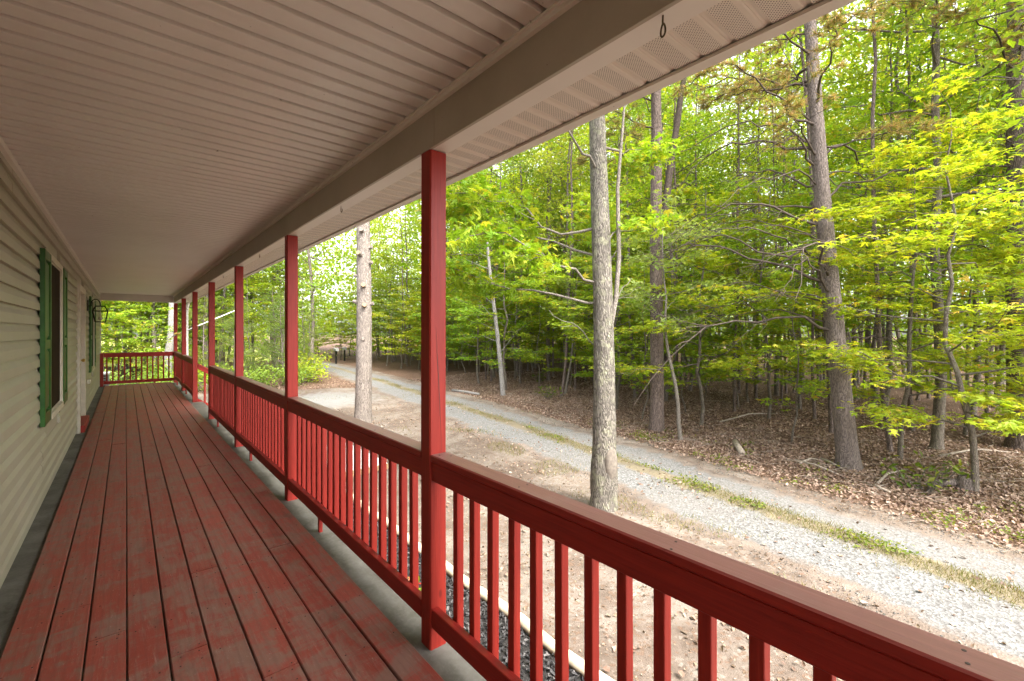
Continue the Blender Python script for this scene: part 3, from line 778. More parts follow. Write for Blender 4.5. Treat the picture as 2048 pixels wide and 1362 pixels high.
# ------------------------------------------------------------------ porch roof: ceiling, beam, eave
proof = empty('porch_roof', (0.4, 6, CEIL), 'beige vinyl porch ceiling with boxed beam and perforated eave soffit', 'porch roof')
CP = 0.1075
ceil_poly_w = (WX + 0.004, XI - 0.004)
def ceil_mesh():
    # one ceiling strip, running from the wall to the beam: flat face with a V groove on one side; local y along the porch
    g = 0.022
    pr = [(0.0, 0.0335), (0.0, 0.0240), (g * 0.92, 0.0260), (g, 0.0020), (g + 0.003, 0.0), (CP * 0.55, 0.0008), (CP - 0.008, 0.0), (CP - 0.001, 0.0045), (CP - 0.0005, 0.0230), (CP - 0.0005, 0.0335)]
    n = len(pr); xa, xb = ceil_poly_w
    V = [(xa, y, z_) for y, z_ in pr] + [(xb, y, z_) for y, z_ in pr]
    F = [(i, i + 1, i + 1 + n, i + n) for i in range(n - 1)] + [(n - 1, 0, n, 2 * n - 1), tuple(range(n)), tuple(range(2 * n - 1, n - 1, -1))]
    return MB().add(V, F).mesh('ceiling_strip', VINYL)
cm = ceil_mesh(); y = Y0
ceiling = MB().box(WX - 0.01, XI - 0.006, Y0, 16.5, CEIL + 0.034, CEIL + 0.05).obj('ceiling', VINYL, proof)
while y + CP < 16.48:
    place('ceiling_strip', cm, ceiling, (0, y, CEIL)); y += CP
# beam
bz = 2.327
beam = empty('beam', (XI, 6, bz), parent=proof)
jy = [Y0, -0.56, 1.80, 4.24, 6.68, 9.12, 11.56, 14.0, 16.47]
for a, b in zip(jy[:-1], jy[1:]):
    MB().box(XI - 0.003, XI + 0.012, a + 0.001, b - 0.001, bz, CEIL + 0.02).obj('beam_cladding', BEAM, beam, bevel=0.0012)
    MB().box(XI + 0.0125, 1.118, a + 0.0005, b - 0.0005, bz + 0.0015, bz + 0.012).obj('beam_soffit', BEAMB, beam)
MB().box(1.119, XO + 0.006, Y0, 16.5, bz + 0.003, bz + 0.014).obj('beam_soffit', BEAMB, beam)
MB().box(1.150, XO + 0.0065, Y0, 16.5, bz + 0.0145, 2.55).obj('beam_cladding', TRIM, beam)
MB().prism([(XI - 0.004, CEIL - 0.030), (XI - 0.020, CEIL - 0.028), (XI - 0.022, CEIL - 0.012), (XI - 0.030, CEIL - 0.010), (XI - 0.030, CEIL - 0.0005), (XI - 0.004, CEIL - 0.0005)], Y0, 16.40).obj('ceiling_trim', TRIM, proof)
# end beam at the far end of the porch
MB().box(WX + 0.002, XI - 0.0035, 16.47, 16.60, bz + 0.01, CEIL + 0.02).obj('end_beam', TRIM, proof, bevel=0.003)
# eave soffit strips
SZ = 2.378; SX0, SX1 = XO + 0.007, 1.436; SP = 0.1018
def soffit_mesh():
    pr = [(-SP / 2, 0.010), (-SP / 2, 0.002), (-SP / 2 + 0.006, 0.0), (SP / 2 - 0.020, 0.0), (SP / 2 - 0.016, 0.006), (SP / 2 - 0.006, 0.007), (SP / 2 - 0.0005, 0.003), (SP / 2 - 0.0005, 0.010)]
    n = len(pr); V = [(0, y, z_) for y, z_ in pr] + [(SX1 - SX0, y, z_) for y, z_ in pr]
    F = [(i, i + 1, i + 1 + n, i + n) for i in range(n - 1)] + [(n - 1, 0, n, 2 * n - 1), tuple(range(n)), tuple(range(2 * n - 1, n - 1, -1))]
    return MB().add(V, F).mesh('soffit_strip', PERF)
sm_ = soffit_mesh(); y = Y0 + SP
eave = MB().box(SX0, SX1 + 0.05, Y0, 17.2, SZ + 0.012, SZ + 0.02).obj('eave', TRIM, proof)
while y < 17.2:
    place('soffit_strip', sm_, eave, (SX0, y, SZ)); y += SP
MB().prism([(SX1 + 0.004, SZ - 0.012), (SX1 + 0.056, SZ - 0.010), (SX1 + 0.060, SZ - 0.004), (SX1 + 0.060, 2.60), (SX1 + 0.040, 2.60), (SX1 + 0.040, SZ + 0.010), (SX1 + 0.004, SZ + 0.0)], Y0, 17.25).obj('fascia', TRIM, proof)
# roof deck over eave and ceiling
MB().prism([(SX1 + 0.03, 2.60), (SX1 + 0.03, 2.615), (WX - 0.6, 3.45), (WX - 0.6, 3.40)], Y0, 17.2).obj('roof_deck', SHINGLE, proof)
# downspout and outlet at the far corner
ds = MB().box(1.40, 1.455, 16.86, 16.94, G + 0.12, 2.16)
downs = empty('downspout', (1.42, 16.9, G), 'beige rain downspout with a bent elbow under the far corner of the eave', 'downspout')
ds.obj('pipe', TRIM, downs, bevel=0.008)
MB().tube([(1.428, 16.9, 2.155), (1.43, 16.9, 2.22), (1.445, 16.9, 2.30), (1.46, 16.9, 2.372)], 0.04, 8).obj('elbow', TRIM, downs, smooth=True)
MB().tube([(1.428, 16.9, G + 0.13), (1.45, 16.9, G + 0.06), (1.58, 16.9, G + 0.035)], 0.036, 8).obj('outlet', TRIM, downs, smooth=True)

# hooks under the beam
def hook(y, closed, label, grp=None):
    x = 1.098; z0 = bz + 0.002
    if closed:
        pts = [(x, y, z0), (x, y + 0.001, z0 - 0.020)] + [(x + 0.003 * math.sin(a), y + 0.0085 * math.sin(a) * (1 - 0.25 * math.cos(a)), z0 - 0.040 + 0.0175 * math.cos(a)) for a in np.linspace(0.15, 2 * math.pi - 0.05, 20)]
        o = MB().tube(pts, 0.0026, 7)
    else:
        pts = [(x, y, z0), (x, y, z0 - 0.022)] + [(x, y - 0.011 + 0.013 * math.cos(a), z0 - 0.036 + 0.014 * math.sin(a)) for a in np.linspace(0.55, -math.pi - 0.4, 16)]
        o = MB().tube(pts, 0.0024, 7)
    tag(o.obj('hook', HOOKM, smooth=True), label, 'hook', grp)
hook(0.661, True, 'rusty closed screw eye loop hanging under the porch beam')
for yy in (3.05, 5.48, 7.86): hook(yy, False, 'small open screw hook hanging under the porch beam between posts', 'open hooks under the beam')

# ------------------------------------------------------------------ posts
PY = [1.838 + 2.438 * k for k in range(7)]         # near face of the seven posts in view
names_ = ['last', 'second', 'third', 'fourth', 'fifth', 'sixth', 'seventh']
def post(k, ya, label):
    p = empty('porch_post', (XI + 0.0445, ya + 0.0445, 0), label, 'post', 'red porch posts in a row')
    m = MB()
    n = 12; tw = random.uniform(-0.01, 0.01); bx = random.uniform(-0.003, 0.003)
    prof8 = [(0.006, 0), (0.083, 0), (0.089, 0.006), (0.089, 0.083), (0.083, 0.089), (0.006, 0.089), (0, 0.083), (0, 0.006)]
    for i in range(n + 1):
        t_ = i / n
        m.v += [(XI + a + bx * math.sin(3.1 * t_) , ya + b, 0.0 + (bz - 0.002) * t_) for a, b in prof8]
    for i in range(n):
        for q in range(8): m.f.append((i * 8 + q, i * 8 + (q + 1) % 8, i * 8 + 8 + (q + 1) % 8, i * 8 + 8 + q))
    m.f += [tuple(range(7, -1, -1)), tuple(range(n * 8, n * 8 + 8))]
    m.obj('shaft', RED, p)
    if k == 0:
        c = MB(); rr = random.Random(2); pts = [(XI + 0.030 + 0.028 * q / 9 + rr.uniform(-0.001, 0.001), 1.50 + (0.98 - 1.50) * q / 9) for q in range(10)] + [(XI + 0.064, 0.80)]
        wd = [0.0002, 0.0008, 0.0012, 0.0015, 0.0016, 0.0015, 0.0013, 0.0011, 0.0008, 0.0005, 0.0002]
        c.v = [(x - w_, ya - 0.0006, z_) for (x, z_), w_ in zip(pts, wd)] + [(x + w_, ya - 0.0006, z_) for (x, z_), w_ in zip(pts, wd)]
        c.f = [(i, i + 1, i + 12, i + 11) for i in range(10)]; c.obj('drying_crack', STEELB, p)
ORD = ['in the corner where the porch railings meet', 'second from the railing corner at the porch end', 'beside the porch stairs, towards the railing corner', 'beside the porch stairs, towards the cracked post',
       'one bay from the porch stairs', 'two bays from the porch stairs', 'three bays from the porch stairs, with a long drying crack']
for k, ya in enumerate(PY): post(k, ya, 'red square porch post ' + ORD[6 - k])
post(-1, PY[0] - 2.438, 'red square timber porch post four bays from the porch stairs')

# ------------------------------------------------------------------ railings
def cap_mesh(L): return MB().box(0, 0.089, 0, L, 0, 0.033)
bal_me = MB().box(0, 0.035, 0, 0.035, 0, 0.70).mesh('baluster', RED, bevel=0.002)
def railing(ya, yb, label, bow=0.0, zt=0.909):
    """railing between two post faces ya < yb along the porch"""
    r = empty('railing', ((XI + XO) / 2, (ya + yb) / 2, 0), label, 'railing', 'red porch railings along the open side')
    L = yb - ya
    def plank(name, x0, x1, z0, z1, mat, bw=0.0, a=ya + 0.002, b=yb - 0.002, bev=0.003):
        n = 10; m = MB(); e = bev
        pr = [(x0 + e, z0), (x1 - e, z0), (x1, z0 + e), (x1, z1 - e), (x1 - e, z1), (x0 + e, z1), (x0, z1 - e), (x0, z0 + e)]
        for i in range(n + 1):
            t_ = i / n; m.v += [(px, a + (b - a) * t_, pz + bw * math.sin(math.pi * t_)) for px, pz in pr]
        for i in range(n):
            for q in range(8): m.f.append((i * 8 + q, i * 8 + (q + 1) % 8, i * 8 + 8 + (q + 1) % 8, i * 8 + 8 + q))
        m.f += [tuple(range(7, -1, -1)), tuple(range(n * 8, n * 8 + 8))]
        m.obj(name, mat, r)
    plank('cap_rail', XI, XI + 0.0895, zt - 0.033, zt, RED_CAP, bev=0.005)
    plank('top_rail', XI + 0.006, XI + 0.043, zt - 0.122, zt - 0.0335, RED_Y, a=ya + 0.008, b=yb - 0.006)
    plank('bottom_rail', XI + 0.004, XI + 0.041, 0.107, 0.195, RED_Y, bow, a=ya + 0.006, b=yb - 0.006)
    n = int(round((L - 0.10) / 0.127)); 
    st = yb - 0.139
    k = 0
    while st - k * 0.127 - 0.0175 > ya + 0.05:
        yy = st - k * 0.127 + random.uniform(-0.003, 0.003)
        o = place('baluster', bal_me, r, (XI + 0.0435, yy - 0.0175, 0.135 + bow * math.sin(math.pi * (yy - ya) / L)))
        o.rotation_euler = (random.uniform(-0.004, 0.004), random.uniform(-0.003, 0.003), random.uniform(-0.03, 0.03)); k += 1
    nl = MB(); q = ya + 0.05
    while q < yb:
        for dx in (0.022, 0.066): nl.lathe([(0.0042, 0), (0.0036, 0.0012)], (XI + dx + random.uniform(-0.008, 0.008), q + random.uniform(-0.03, 0.03), zt - 0.0003), 6)
        q += 0.56
    tag(nl.obj('nail_heads', STEELB, r), kind='stuff')
    ym = (ya + yb) / 2 + 0.35
    MB().box(XI + 0.010, XI + 0.035, ym, ym + 0.035, 0.0, 0.108 + bow * 0.9).obj('foot_block', RED, r, bevel=0.002)
W_ = 0.089
railing(PY[0] - 2.438 + W_, PY[0], 'red railing running from the cracked post away from the stairs')
railing(PY[0] - 4.876 + W_, PY[0] - 2.438, 'red railing at the end of the porch away from the stairs')
railing(PY[0] + W_, PY[1], 'red railing third bay from the porch stairs, beside the cracked post')
railing(PY[1] + W_, PY[2], 'red railing second bay from the porch stairs, facing the driveway')
railing(PY[2] + W_, PY[3], 'red railing with warped cap next to the stairs, towards the cracked post')
railing(PY[4] + W_, PY[5], 'red railing with bowed bottom rail right beside the stairs, towards the corner', 0.03)
railing(PY[5] + W_, PY[6], 'red railing with bowed bottom rail meeting the end railing in the porch corner', 0.035)

# end railing across the porch
er = empty('railing', (0.3, PY[6] + 0.045, 0), 'red railing across the end of the porch, from the house wall to the corner post', 'railing')
ye = PY[6] + 0.002
MB().box(WX + 0.004, WX + 0.075, ye - 0.004, ye + 0.083, 0.0, 0.872).obj('end_post', RED, er, bevel=0.004)
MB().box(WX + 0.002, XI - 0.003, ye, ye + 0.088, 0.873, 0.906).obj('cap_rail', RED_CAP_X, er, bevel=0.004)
MB().box(WX + 0.078, XI - 0.003, ye + 0.006, ye + 0.043, 0.785, 0.872).obj('top_rail', RED_X, er, bevel=0.003)
MB().box(WX + 0.078, XI - 0.003, ye + 0.004, ye + 0.041, 0.060, 0.140).obj('bottom_rail', RED_X, er, bevel=0.003)
for k in range(12):
    xx = WX + 0.125 + k * 0.1225
    place('baluster', bal_me, er, (xx, ye + 0.0435, 0.10))
MB().box(0.62, 0.655, ye + 0.008, ye + 0.04, 0.0, 0.061).obj('foot_block', RED, er)

# stairs in the open bay with sloping rails
sa, sb = PY[3] + W_, PY[4]
stair = empty('porch_stairs', (1.7, (sa + sb) / 2, G), 'red plank stairs leading from the open porch bay down to the yard', 'stairs')
for k in range(4):
    z1 = -0.17 * (k + 1) + 0.0; x0 = 1.27 + 0.27 * k
    MB().box(x0, x0 + 0.29, sa + 0.03, sb - 0.03, z1 - 0.035, z1).obj('tread', DECK, stair, bevel=0.004)
    MB().box(x0 + 0.002, x0 + 0.022, sa + 0.03, sb - 0.03, z1 - 0.17, z1 - 0.036).obj('riser', RED_Y, stair)
for yy in (sa + 0.005, sb - 0.045):
    m = MB(); m.prism([(1.265, -0.03), (1.265, -0.36), (2.16, G + 0.005), (2.42, G + 0.005), (2.42, G + 0.12)], yy - 0.0, yy + 0.0385); m.obj('stringer', RED_Y, stair, bevel=0.003)
def stair_rail(yy, label):
    r = empty('stair_railing', (2.0, yy + 0.02, G), label, 'railing', 'sloping railings of the porch stairs')
    sl = 0.17 / 0.27; x0, x1 = XO + 0.003, 2.36
    def zz(x, z): return z - sl * (x - x0)
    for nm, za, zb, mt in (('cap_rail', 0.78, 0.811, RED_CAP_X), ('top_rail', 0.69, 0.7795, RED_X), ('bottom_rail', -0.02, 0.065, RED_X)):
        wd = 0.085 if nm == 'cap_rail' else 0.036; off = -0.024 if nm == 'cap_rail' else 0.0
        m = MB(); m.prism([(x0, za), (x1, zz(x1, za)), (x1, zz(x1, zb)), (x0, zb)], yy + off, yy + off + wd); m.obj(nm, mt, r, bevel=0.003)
    for k in range(8):
        x = x0 + 0.11 + k * 0.14
        MB().box(x, x + 0.035, yy + 0.0365, yy + 0.0715, zz(x, 0.035), zz(x, 0.735)).obj('baluster', RED, r, bevel=0.002)
    MB().box(x1 + 0.002, x1 + 0.091, yy - 0.03, yy + 0.059, G - 0.02, zz(x1, 0.811) + 0.04).obj('newel', RED, r, bevel=0.004)
stair_rail(sb + 0.012, 'sloping red stair railing on the side of the porch railing corner')
stair_rail(sa - 0.06, 'sloping red stair railing on the side of the cracked porch post')

# flagpole on the corner post
fp = empty('flagpole', (XI, 16.44, 1.35), 'bare white flagpole slanting up from a bracket on the corner porch post', 'flagpole')
b0 = Vector((XI - 0.05, 16.43, 1.345)); b1 = Vector((2.66, 16.50, 2.17))
dv = (b1 - b0)
MB().tube([b0, b0 + dv * 0.5, b1], [0.016, 0.015, 0.014], 10).obj('pole', WHITEP, fp, smooth=True)
MB().lathe([(0.004, 0), (0.022, 0.008), (0.028, 0.026), (0.022, 0.046), (0.004, 0.054)], (b1.x, b1.y, b1.z - 0.01), 12).obj('finial', BRASS, fp, smooth=True)
q0 = b0 + dv * 0.05
MB().tube([q0, q0 + dv * 0.08], 0.024, 10).obj('bracket', BRASS, fp, smooth=True)
MB().lathe([(0.040, 0), (0.045, 0.004), (0.040, 0.008)], (0, 0, 0), 14).obj('mounting_plate', BRASS, fp, (XI + 0.0445, 16.467, 1.42)).rotation_euler = (R(90), 0, 0)

# utility box beyond the end of the porch
ac = empty('utility_unit', (-0.75, 18.85, G), 'grey utility unit with a white top behind the end railing near the house corner', 'utility box')
MB().box(-1.10, -0.385, 18.5, 19.2, G + 0.0, 0.17).obj('cabinet', GREYM, ac, bevel=0.015)
MB().box(-1.12, -0.365, 18.48, 19.22, 0.172, 0.225).obj('lid', WHITEP, ac, bevel=0.012)
for k in range(12):
    MB().box(-1.02, -0.46, 18.488, 18.499, G + 0.15 + k * 0.075, G + 0.175 + k * 0.075).obj('vent_slat', BLACK, ac)

# ------------------------------------------------------------------ yard things near the porch
rng = np.random.default_rng(21)
# mulch bed
def build_mulch():
    t = NT('black_mulch'); v = t.coords((1, 1, 1), 'World'); n = t.noise(v, 60, 4, 0.7)
    t.pbr(t.mix(n, (0.012, 0.011, 0.010), (0.05, 0.045, 0.042)), 0.9, t.bump(n, 0.8, 0.02), 0.2)
    xs = np.linspace(1.25, 2.37, 8); ys = np.arange(-4, 8.9, 0.3)
    X, Y = np.meshgrid(xs, ys, indexing='ij'); Z = gz(X, Y) + 0.015 + 0.03 * np.sin(np.pi * (X - 1.25) / 1.12)
    V = np.stack([X, Y, Z], -1).reshape(-1, 3); ny = len(ys)
    i = np.arange(len(xs) - 1)[:, None] * ny; j = np.arange(ny - 1)[None]
    F = np.stack([i + j, i + ny + j, i + ny + j + 1, i + j + 1], -1).reshape(-1, 4)
    mb = empty('mulch_bed', (1.8, 2, G), 'bed of black wood mulch between the porch and the timber edging', 'mulch bed', kind='stuff')
    place('soil', mesh_np('mulch_soil', V, F, t.m, True), mb)
    t2 = NT('mulch_chip'); isl = t2.island()
    t2.pbr(t2.ramp(isl, [(0, (0.010, 0.009, 0.009)), (0.7, (0.045, 0.042, 0.042)), (1, (0.12, 0.11, 0.105))]), 0.75, None, 0.35)
    N = 15000
    C = np.stack([rng.uniform(1.26, 2.36, N), rng.uniform(-1.5, 8.8, N), np.zeros(N)], -1)
    C[:, 2] = gz(C[:, 0], C[:, 1]) + 0.022 + 0.03 * np.sin(np.pi * (C[:, 0] - 1.25) / 1.12) + rng.uniform(0, 0.02, N)
    LV, LF = scatter(rng, C, rng.uniform(0.018, 0.055, N), 0.55, 'curl', asp=0.7)
    o = place('mulch_chips', mesh_np('mulch_chips', LV, LF, t2.m), mb); tag(o, kind='stuff')
build_mulch()
# peeled timber edging
for k in range(5):
    ya = -3.2 + k * 2.42; pts = [(2.37 + 0.015 * math.sin(q * 1.7 + k), ya + 2.40 * q / 7, 0) for q in range(8)]
    pts = [(x, y, float(gz(x, y)) + 0.045) for x, y, _ in pts]
    o = MB().tube(pts, [0.043, 0.047, 0.045, 0.048, 0.046, 0.044, 0.047, 0.042], 10).obj('edging_timber', TIMBER, smooth=True)
    tag(o, 'peeled pale round timber edging the black mulch bed', 'timber', 'timbers edging the mulch bed')
# small plants in the bed
def flower(x, y, label, fl):
    r = empty('bedding_plant', (x, y, float(gz(x, y)) + 0.03), label, 'plant')
    rr = np.random.default_rng(int(x * 1000 + y * 10)); N = 260
    C = rr.normal(0, 1, (N, 3)) * [0.085, 0.085, 0.06] + [0, 0, 0.12]; C[:, 2] = np.abs(C[:, 2])
    LV, LF = scatter(rr, C, rr.uniform(0.03, 0.055, N), 0.6, 'oval'); o = bpy.data.objects.new('foliage', mesh_np('plant_foliage', LV, LF, L_BRIGHT)); COL.objects.link(o); o.parent = r
    st = TubeSet()
    for k in range(12):
        e = C[k] * [1, 1, 1]; st.add([[0, 0, -0.03], e * 0.6, e], [0.004, 0.003, 0.002], 4)
    o = bpy.data.objects.new('stems', st.mesh('plant_stems', L_MAPLE)); COL.objects.link(o); o.parent = r
    if fl:
        C = rr.normal(0, 1, (40, 3)) * [0.07, 0.07, 0.02] + [0, 0, 0.25]
        LV, LF = scatter(rr, C, np.full(40, 0.04), 0.5, 'maple'); o = bpy.data.objects.new('blossoms', mesh_np('plant_blossoms', LV, LF, L_FLOWER)); COL.objects.link(o); o.parent = r
flower(1.62, 1.66, 'small yellow green bedding plant in the mulch at the foot of the cracked post', False)
flower(1.70, 3.40, 'small bedding plant with red blossoms in the black mulch', True)
flower(1.66, 5.6, 'small red flowering bedding plant in the mulch, next to the wooden platform', True)
# low white platform by the path
pl = empty('low_platform', (3.0, 7.8, G), 'low white topped platform with a brown edge board by the mulch bed', 'platform')
for k in range(6):
    MB().box(2.52 + k * 0.142, 2.52 + k * 0.142 + 0.138, 7.2, 9.0, G + 0.095, G + 0.125).obj('board', WHITEP, pl, bevel=0.003)
for xx in (2.54, 2.92, 3.30): MB().box(xx, xx + 0.05, 7.25, 8.95, G - 0.02, G + 0.0945).obj('joist', CUTWOOD, pl)
MB().box(2.50, 3.38, 7.16, 7.198, G + 0.015, G + 0.10).obj('edge_board', CUTWOOD, pl, bevel=0.003)

# gravel stones on the drive
def build_gravel():
    N = 18000
    y = rng.uniform(0, 1, N) ** 1.6 * 14 - 0.6; d = rng.choice([-1, 1], N) * np.abs(rng.normal(0.72, 0.30, N)); x = drive_c(y) + d
    S = rng.uniform(0.004, 0.011, N); s8 = np.array([(1, 0, 0), (0, 1, 0), (-1, 0, 0), (0, -1, 0), (0, 0, 0.7), (0, 0, -0.7)], float)
    a = rng.uniform(0, 6.28, N); ca, sa_ = np.cos(a), np.sin(a); st = rng.uniform(0.6, 1.3, (N, 3))
    v = s8[None] * st[:, None]; vx = v[..., 0] * ca[:, None] - v[..., 1] * sa_[:, None]; vy = v[..., 0] * sa_[:, None] + v[..., 1] * ca[:, None]
    V = np.stack([vx, vy, v[..., 2] + 0.25], -1) * S[:, None, None] + np.stack([x, y, gz(x, y) + 0.012], -1)[:, None]
    f = np.array([(0, 1, 4), (1, 2, 4), (2, 3, 4), (3, 0, 4), (1, 0, 5), (2, 1, 5), (3, 2, 5), (0, 3, 5)])
    F = (f[None] + (np.arange(N) * 6)[:, None, None]).reshape(-1, 3)
    t = NT('gravel_stone'); isl = t.island()
    t.pbr(t.ramp(isl, [(0, (0.065, 0.060, 0.052)), (0.5, (0.111, 0.104, 0.095)), (1, (0.176, 0.167, 0.154))]), 0.9, None, 0.2)
    tag(link(bpy.data.objects.new('gravel', mesh_np('gravel', V.reshape(-1, 3), F, t.m))), 'loose pale gravel stones on the wheel tracks', 'gravel', kind='stuff')
build_gravel()

# grass and weeds on the strip between the tracks and on the near edge
def build_grass():
    def blades(C, h, rr):
        N = len(C); a = rr.uniform(0, 6.28, N); ln = rr.normal(0, 0.5, (N, 2)) * h[:, None]; wdt = 0.0035
        b0 = C + np.stack([np.cos(a) * wdt, np.sin(a) * wdt, 0 * a], -1); b1 = C - np.stack([np.cos(a) * wdt, np.sin(a) * wdt, 0 * a], -1)
        tip = C + np.stack([ln[:, 0], ln[:, 1], h], -1)
        return np.stack([b0, b1, tip], 1).reshape(-1, 3), np.arange(N * 3).reshape(-1, 3)
    N = 17000
    y = rng.uniform(0, 1, N) ** 1.5 * 22 - 0.8; x = drive_c(y) + rng.normal(0.0, 0.15, N)
    keep = np.array([mnoise.noise((a * 1.6, b * 0.8, 3)) for a, b in zip(x, y)]) > -0.12
    x, y = x[keep], y[keep]
    n2 = 9000; y2 = rng.uniform(0, 1, n2) * 11 - 0.8; x2 = drive_c(y2) - 1.25 + rng.normal(0, 0.30, n2)
    k2 = np.array([mnoise.noise((a * 1.3, b * 1.0, 9)) for a, b in zip(x2, y2)]) > 0.10
    x2, y2 = x2[k2], y2[k2]
    n3 = 16000; y3 = rng.uniform(9, 26, n3); x3 = rng.uniform(3.2, 9, n3); k3 = (np.array([mnoise.noise((a * 0.7, b * 0.7, 5)) for a, b in zip(x3, y3)]) > 0.22)
    x3, y3 = x3[k3], y3[k3]
    X = np.r_[x, x2, x3]; Y = np.r_[y, y2, y3]
    C = np.stack([X, Y, gz(X, Y) + 0.012], -1)
    V, F = blades(C, rng.uniform(0.02, 0.07, len(C)), rng)
    tag(link(bpy.data.objects.new('grass', mesh_np('grass', V, F, L_GRASS))), 'thin dry grass along the middle and edge of the driveway', 'grass', kind='stuff')
    # broad leaved weeds, patchy
    M = 3600; yw = rng.uniform(0, 1, M) ** 1.3 * 9 - 0.6; xw = drive_c(yw) + rng.normal(0.02, 0.13, M)
    kk = np.array([mnoise.noise((a * 1.8, b * 1.3, 13)) for a, b in zip(xw, yw)]) > 0.02 + 0.06 * np.abs(yw - 2.5) / 4
    xw, yw = xw[kk], yw[kk]
    C = np.stack([xw, yw, gz(xw, yw) + 0.03 + rng.uniform(0, 0.03, len(xw))], -1)
    cl = []                                              # clumps on the wood's edge
    for _ in range(46):
        cy = rng.uniform(-0.3, 8); cx = drive_c(cy) + rng.uniform(1.35, 3.0); n = rng.integers(12, 46)
        q = rng.normal(0, 0.07 if n < 30 else 0.11, (n, 2)) + [cx, cy]; cl.append(np.c_[q, gz(q[:, 0], q[:, 1]) + rng.uniform(0.02, 0.10, n)])
    C = np.vstack([C] + cl)
    LV, LF = scatter(rng, C, rng.uniform(0.025, 0.05, len(C)), 0.5, 'oval', asp=1.2)
    tag(link(bpy.data.objects.new('weeds', mesh_np('weeds', LV, LF, L_WEED))), 'low green weeds on the driveway strip and the edge of the wood', 'weeds', kind='stuff')
build_grass()

# leaf litter
def build_litter():
    N = 130000
    y = rng.uniform(0, 1, N) ** 1.35 * 22 - 2.0; d = 1.25 + np.abs(rng.gamma(1.6, 2.4, N)); x = drive_c(y) + d
    n2 = 9000; x2 = rng.uniform(2.5, 6.6, n2); y2 = rng.uniform(-1.5, 14, n2)
    k2 = np.array([mnoise.noise((a * 0.9, b * 0.9, 1)) for a, b in zip(x2, y2)]) > rng.uniform(-0.1, 0.9, n2); x2, y2 = x2[k2], y2[k2]
    n3 = 14000; x3 = rng.uniform(-6, 8, n3); y3 = 19.5 - 0.35 * (x3 - 4) + np.abs(rng.gamma(1.5, 1.8, n3)); k3 = x3 < drive_c(y3) - 1.2; x3, y3 = x3[k3], y3[k3]
    n4 = 500; y4 = rng.uniform(-1, 12, n4); x4 = drive_c(y4) + rng.normal(0.1, 0.5, n4)
    X = np.r_[x, x2, x3, x4]; Y = np.r_[y, y2, y3, y4]
    C = np.stack([X, Y, gz(X, Y) + rng.uniform(0.010, 0.035, len(X))], -1)
    LV, LF = scatter(rng, C, rng.uniform(0.018, 0.056, len(X)), 0.42, 'curl', asp=1.25)
    tag(link(bpy.data.objects.new('leaf_litter', mesh_np('leaf_litter', LV, LF, L_DEAD))), 'dead brown leaves covering the forest floor', 'leaf litter', kind='stuff')
build_litter()
def build_debris():
    N = 15000; x = rng.uniform(2.45, 7.4, N); y = rng.uniform(0, 1, N) ** 1.4 * 15 - 1.2
    k = (np.abs(x - drive_c(y)) > 0.9) & (x < drive_c(y) + 1.8); x, y = x[k], y[k]
    C = np.stack([x, y, gz(x, y) + rng.uniform(0.003, 0.012, len(x))], -1)
    LV, LF = scatter(rng, C, np.clip(rng.lognormal(-4.1, 0.5, len(x)), 0.006, 0.05), 0.5, 'curl', asp=1.1)
    tag(link(bpy.data.objects.new('ground_debris', mesh_np('ground_debris', LV, LF, L_DEAD))), 'bark bits and leaf scraps strewn over the bare dirt yard', 'debris', kind='stuff')
build_debris()

def build_twigs():
    ts = TubeSet()
    for _ in range(1500):
        y = rng.uniform(0, 1) ** 1.3 * 16 - 1; x = float(drive_c(y)) + 1.5 + rng.gamma(1.5, 2.2); a = rng.uniform(0, 6.28); L = rng.uniform(0.08, 0.5); d = np.array([math.cos(a), math.sin(a), rng.uniform(-0.03, 0.12)])
        p = np.array([x, y, float(gz(x, y)) + 0.02]); ts.add([p, p + d * L * 0.5 + [0, 0, 0.01], p + d * L + rng.normal(0, 0.03, 3) * [1, 1, 0.2]], [0.005, 0.004, 0.002], 3)
    tag(link(bpy.data.objects.new('twigs', ts.mesh('twigs', DEADW))), 'small dead twigs strewn over the leaf litter', 'twigs', kind='stuff')
build_twigs()
# ------------------------------------------------------------------ the wood
def px(xp, yb):
    """ground point seen at full-size pixel (x, y): a survey helper for placing trunks"""
    dep = 905 * (1.478 - G) / (yb - 664); lat = (xp - 1024) / 905 * dep
    cy, sy = math.cos(R(YAW)), math.sin(R(YAW))
    return dep * sy + lat * cy, dep * cy - lat * sy
def base(x, y, dz=0.0): return (x, y, float(gz(x, y)) + dz)

def bark_trunk(seed, P, rad, n=28, ridge=0.05, kz=3.0, ka=9, name='trunk', mat=None):
    """dense tapered trunk with modelled bark ridges"""
    rr = np.random.default_rng(seed); m = len(P)
    V, F = tube_np(P, rad, n); V = V.reshape(m, n, 3); c = P[:, None, :]
    out = V - c
    off = rr.uniform(0, 50, 3)
    for i in range(m):
        for k in range(n):
            a = 2 * math.pi * k / n
            q = (math.cos(a) * ka * 0.33 + off[0], math.sin(a) * ka * 0.33 + off[1], P[i, 2] * kz + off[2])
            out[i, k] *= 1 + ridge * (1.0 - 2.2 * abs(mnoise.noise(q)))
    return mesh_np(name, (c + out).reshape(-1, 3), F, mat, True)

